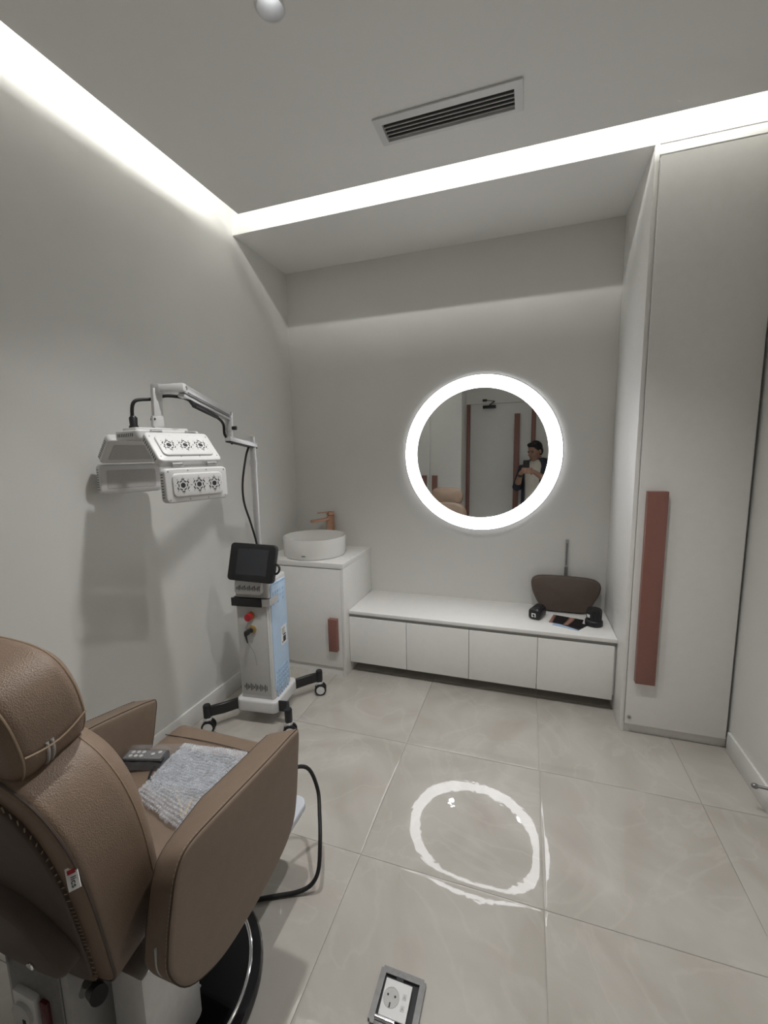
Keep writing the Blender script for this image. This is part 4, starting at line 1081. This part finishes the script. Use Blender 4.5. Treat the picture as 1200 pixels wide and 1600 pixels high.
# eyes, brows, mouth
for s in (-1, 1):
    bm = B(); ell(bm, HW(s * .030, .0835, .010), .012, .006, .0045, hR); link_bm('eye', bm, 'ink', pr)
    bm = B(); tube(bm, [HW(s * .012, .094, .024), HW(s * .030, .092, .029), HW(s * .046, .081, .025)], .0035, 6, smooth=4); link_bm('eyebrow', bm, 'hair', pr)
bm = B(); tube(bm, [HW(-.022, .090, -.055), HW(0, .098, -.054), HW(.022, .090, -.055)], .0028, 6, smooth=4); link_bm('mouth', bm, mat('lips', (.26, .11, .09), .5, noise=.1), pr)
# short hair cap
bm = B(); ell(bm, HW(0, -.022, .048), .083, .095, .090, hR); ell(bm, HW(0, .03, .098), .066, .055, .030, hR); ell(bm, HW(0, -.06, .0), .072, .055, .075, hR)
remesh('hair', bm, 'hair', pr, .006, 3)
# shirt
def ring_shell(name, secs, m, gap=0.0, thick=.006, n=40, gcen=0.0):
    bm = B(); rows = []
    for (cf, cr, z, a, b) in secs:
        row = []
        for k in range(n + 1):
            th = PI / 2 + gcen + gap / 2 + (2 * PI - gap) * k / n
            p = W(cr + a * math.cos(th), cf + b * math.sin(th), z + .004 * math.sin(5 * th + z * 30))
            row.append(bm.verts.new(p))
        rows.append(row)
    for r0, r1 in zip(rows, rows[1:]):
        for k in range(n): bm.faces.new((r0[k], r0[k + 1], r1[k + 1], r1[k]))
    if not gap: bmesh.ops.remove_doubles(bm, verts=bm.verts, dist=.0005)
    bmesh.ops.recalc_face_normals(bm, faces=bm.faces)
    bmesh.ops.solidify(bm, geom=list(bm.faces), thickness=-thick)
    return link_bm(name, bm, m, pr, angle=80)
ring_shell('shirt', [(.005, 0, .83, .178, .135), (.005, 0, .95, .175, .132), (.015, 0, 1.10, .168, .136), (.01, 0, 1.25, .185, .128), (.0, 0, 1.33, .175, .11), (.0, 0, 1.385, .115, .085), (.012, 0, 1.415, .075, .075)], 'cream')
jk = ring_shell('jacket', [(0, 0, .80, .205, .16), (0, 0, .95, .20, .157), (.008, 0, 1.10, .195, .157), (.005, 0, 1.25, .212, .15), (-.004, 0, 1.33, .215, .128), (-.008, 0, 1.375, .165, .105), (-.004, 0, 1.405, .115, .095), (.0, 0, 1.43, .086, .09)], 'navy', gap=1.05, gcen=.1, thick=.008)
for S_, E_, W_, f in ((SHR, ELR, WRR, .12), (SHL, ELL, WRL, .30)):
    bm = B(); pts = [S_ + Vector((0, 0, .012)), S_.lerp(E_, .5), E_, E_.lerp(W_, f)]
    tube(bm, pts, lambda q: .068 - .014 * q, 18, smooth=5); link_bm('sleeve', bm, 'navy', pr, angle=80)
bm = B()
for s in (-1, 1): chain(bm, [(W(s * .08, 0, .88), .10), (W(s * .095, .01, .50), .072), (W(s * .10, -.015, .33), .066), (W(s * .105, -.03, .07), .055)])
ell(bm, W(0, 0, .90), .172, .128, .12)
remesh('trousers', bm, 'trouser', pr, .010, 4)
for s in (-1, 1):
    bm = B(); capsule(bm, W(s * .105, -.05, .045), W(s * .125, .14, .038), .044, .037)
    for v in bm.verts: v.co.z = max(v.co.z, .001)
    link_bm('shoe', bm, 'shoe', pr, angle=80)
ws = Vector(WRL).lerp(Vector(ELL), .12)
bm = B(); tube(bm, [Vector(WRL).lerp(Vector(ELL), .06), Vector(WRL).lerp(Vector(ELL), .16)], .033, 20); link_bm('wristwatch', bm, 'black', pr)
# phone
ph = thing('phone', 'dark phone held up in both hands, reflected in the mirror', 'phone', tuple(PHC - UP * .08))
bm = B(); loft(bm, rrect(.076, .160, .010, 5), lambda u, v, wv: HP(u, v, wv), -.0042, .0042, .0015, .0015, n=2, capn=1); po = link_bm('body', bm, 'black', ph)
bm = B(); loft(bm, rrect(.070, .152, .008, 4), lambda u, v, wv: HP(u, v, wv), .0040, .0047, .0002, .0002, n=1, capn=1); link_bm('display', bm, 'screen', ph)
for k in range(3):
    a = HP(.026, .066 - k * .017, -.0040); b = HP(.026, .066 - k * .017, -.0062); cylo('camera_lens', a, b, .0062, 'blackgloss', ph, seg=20)
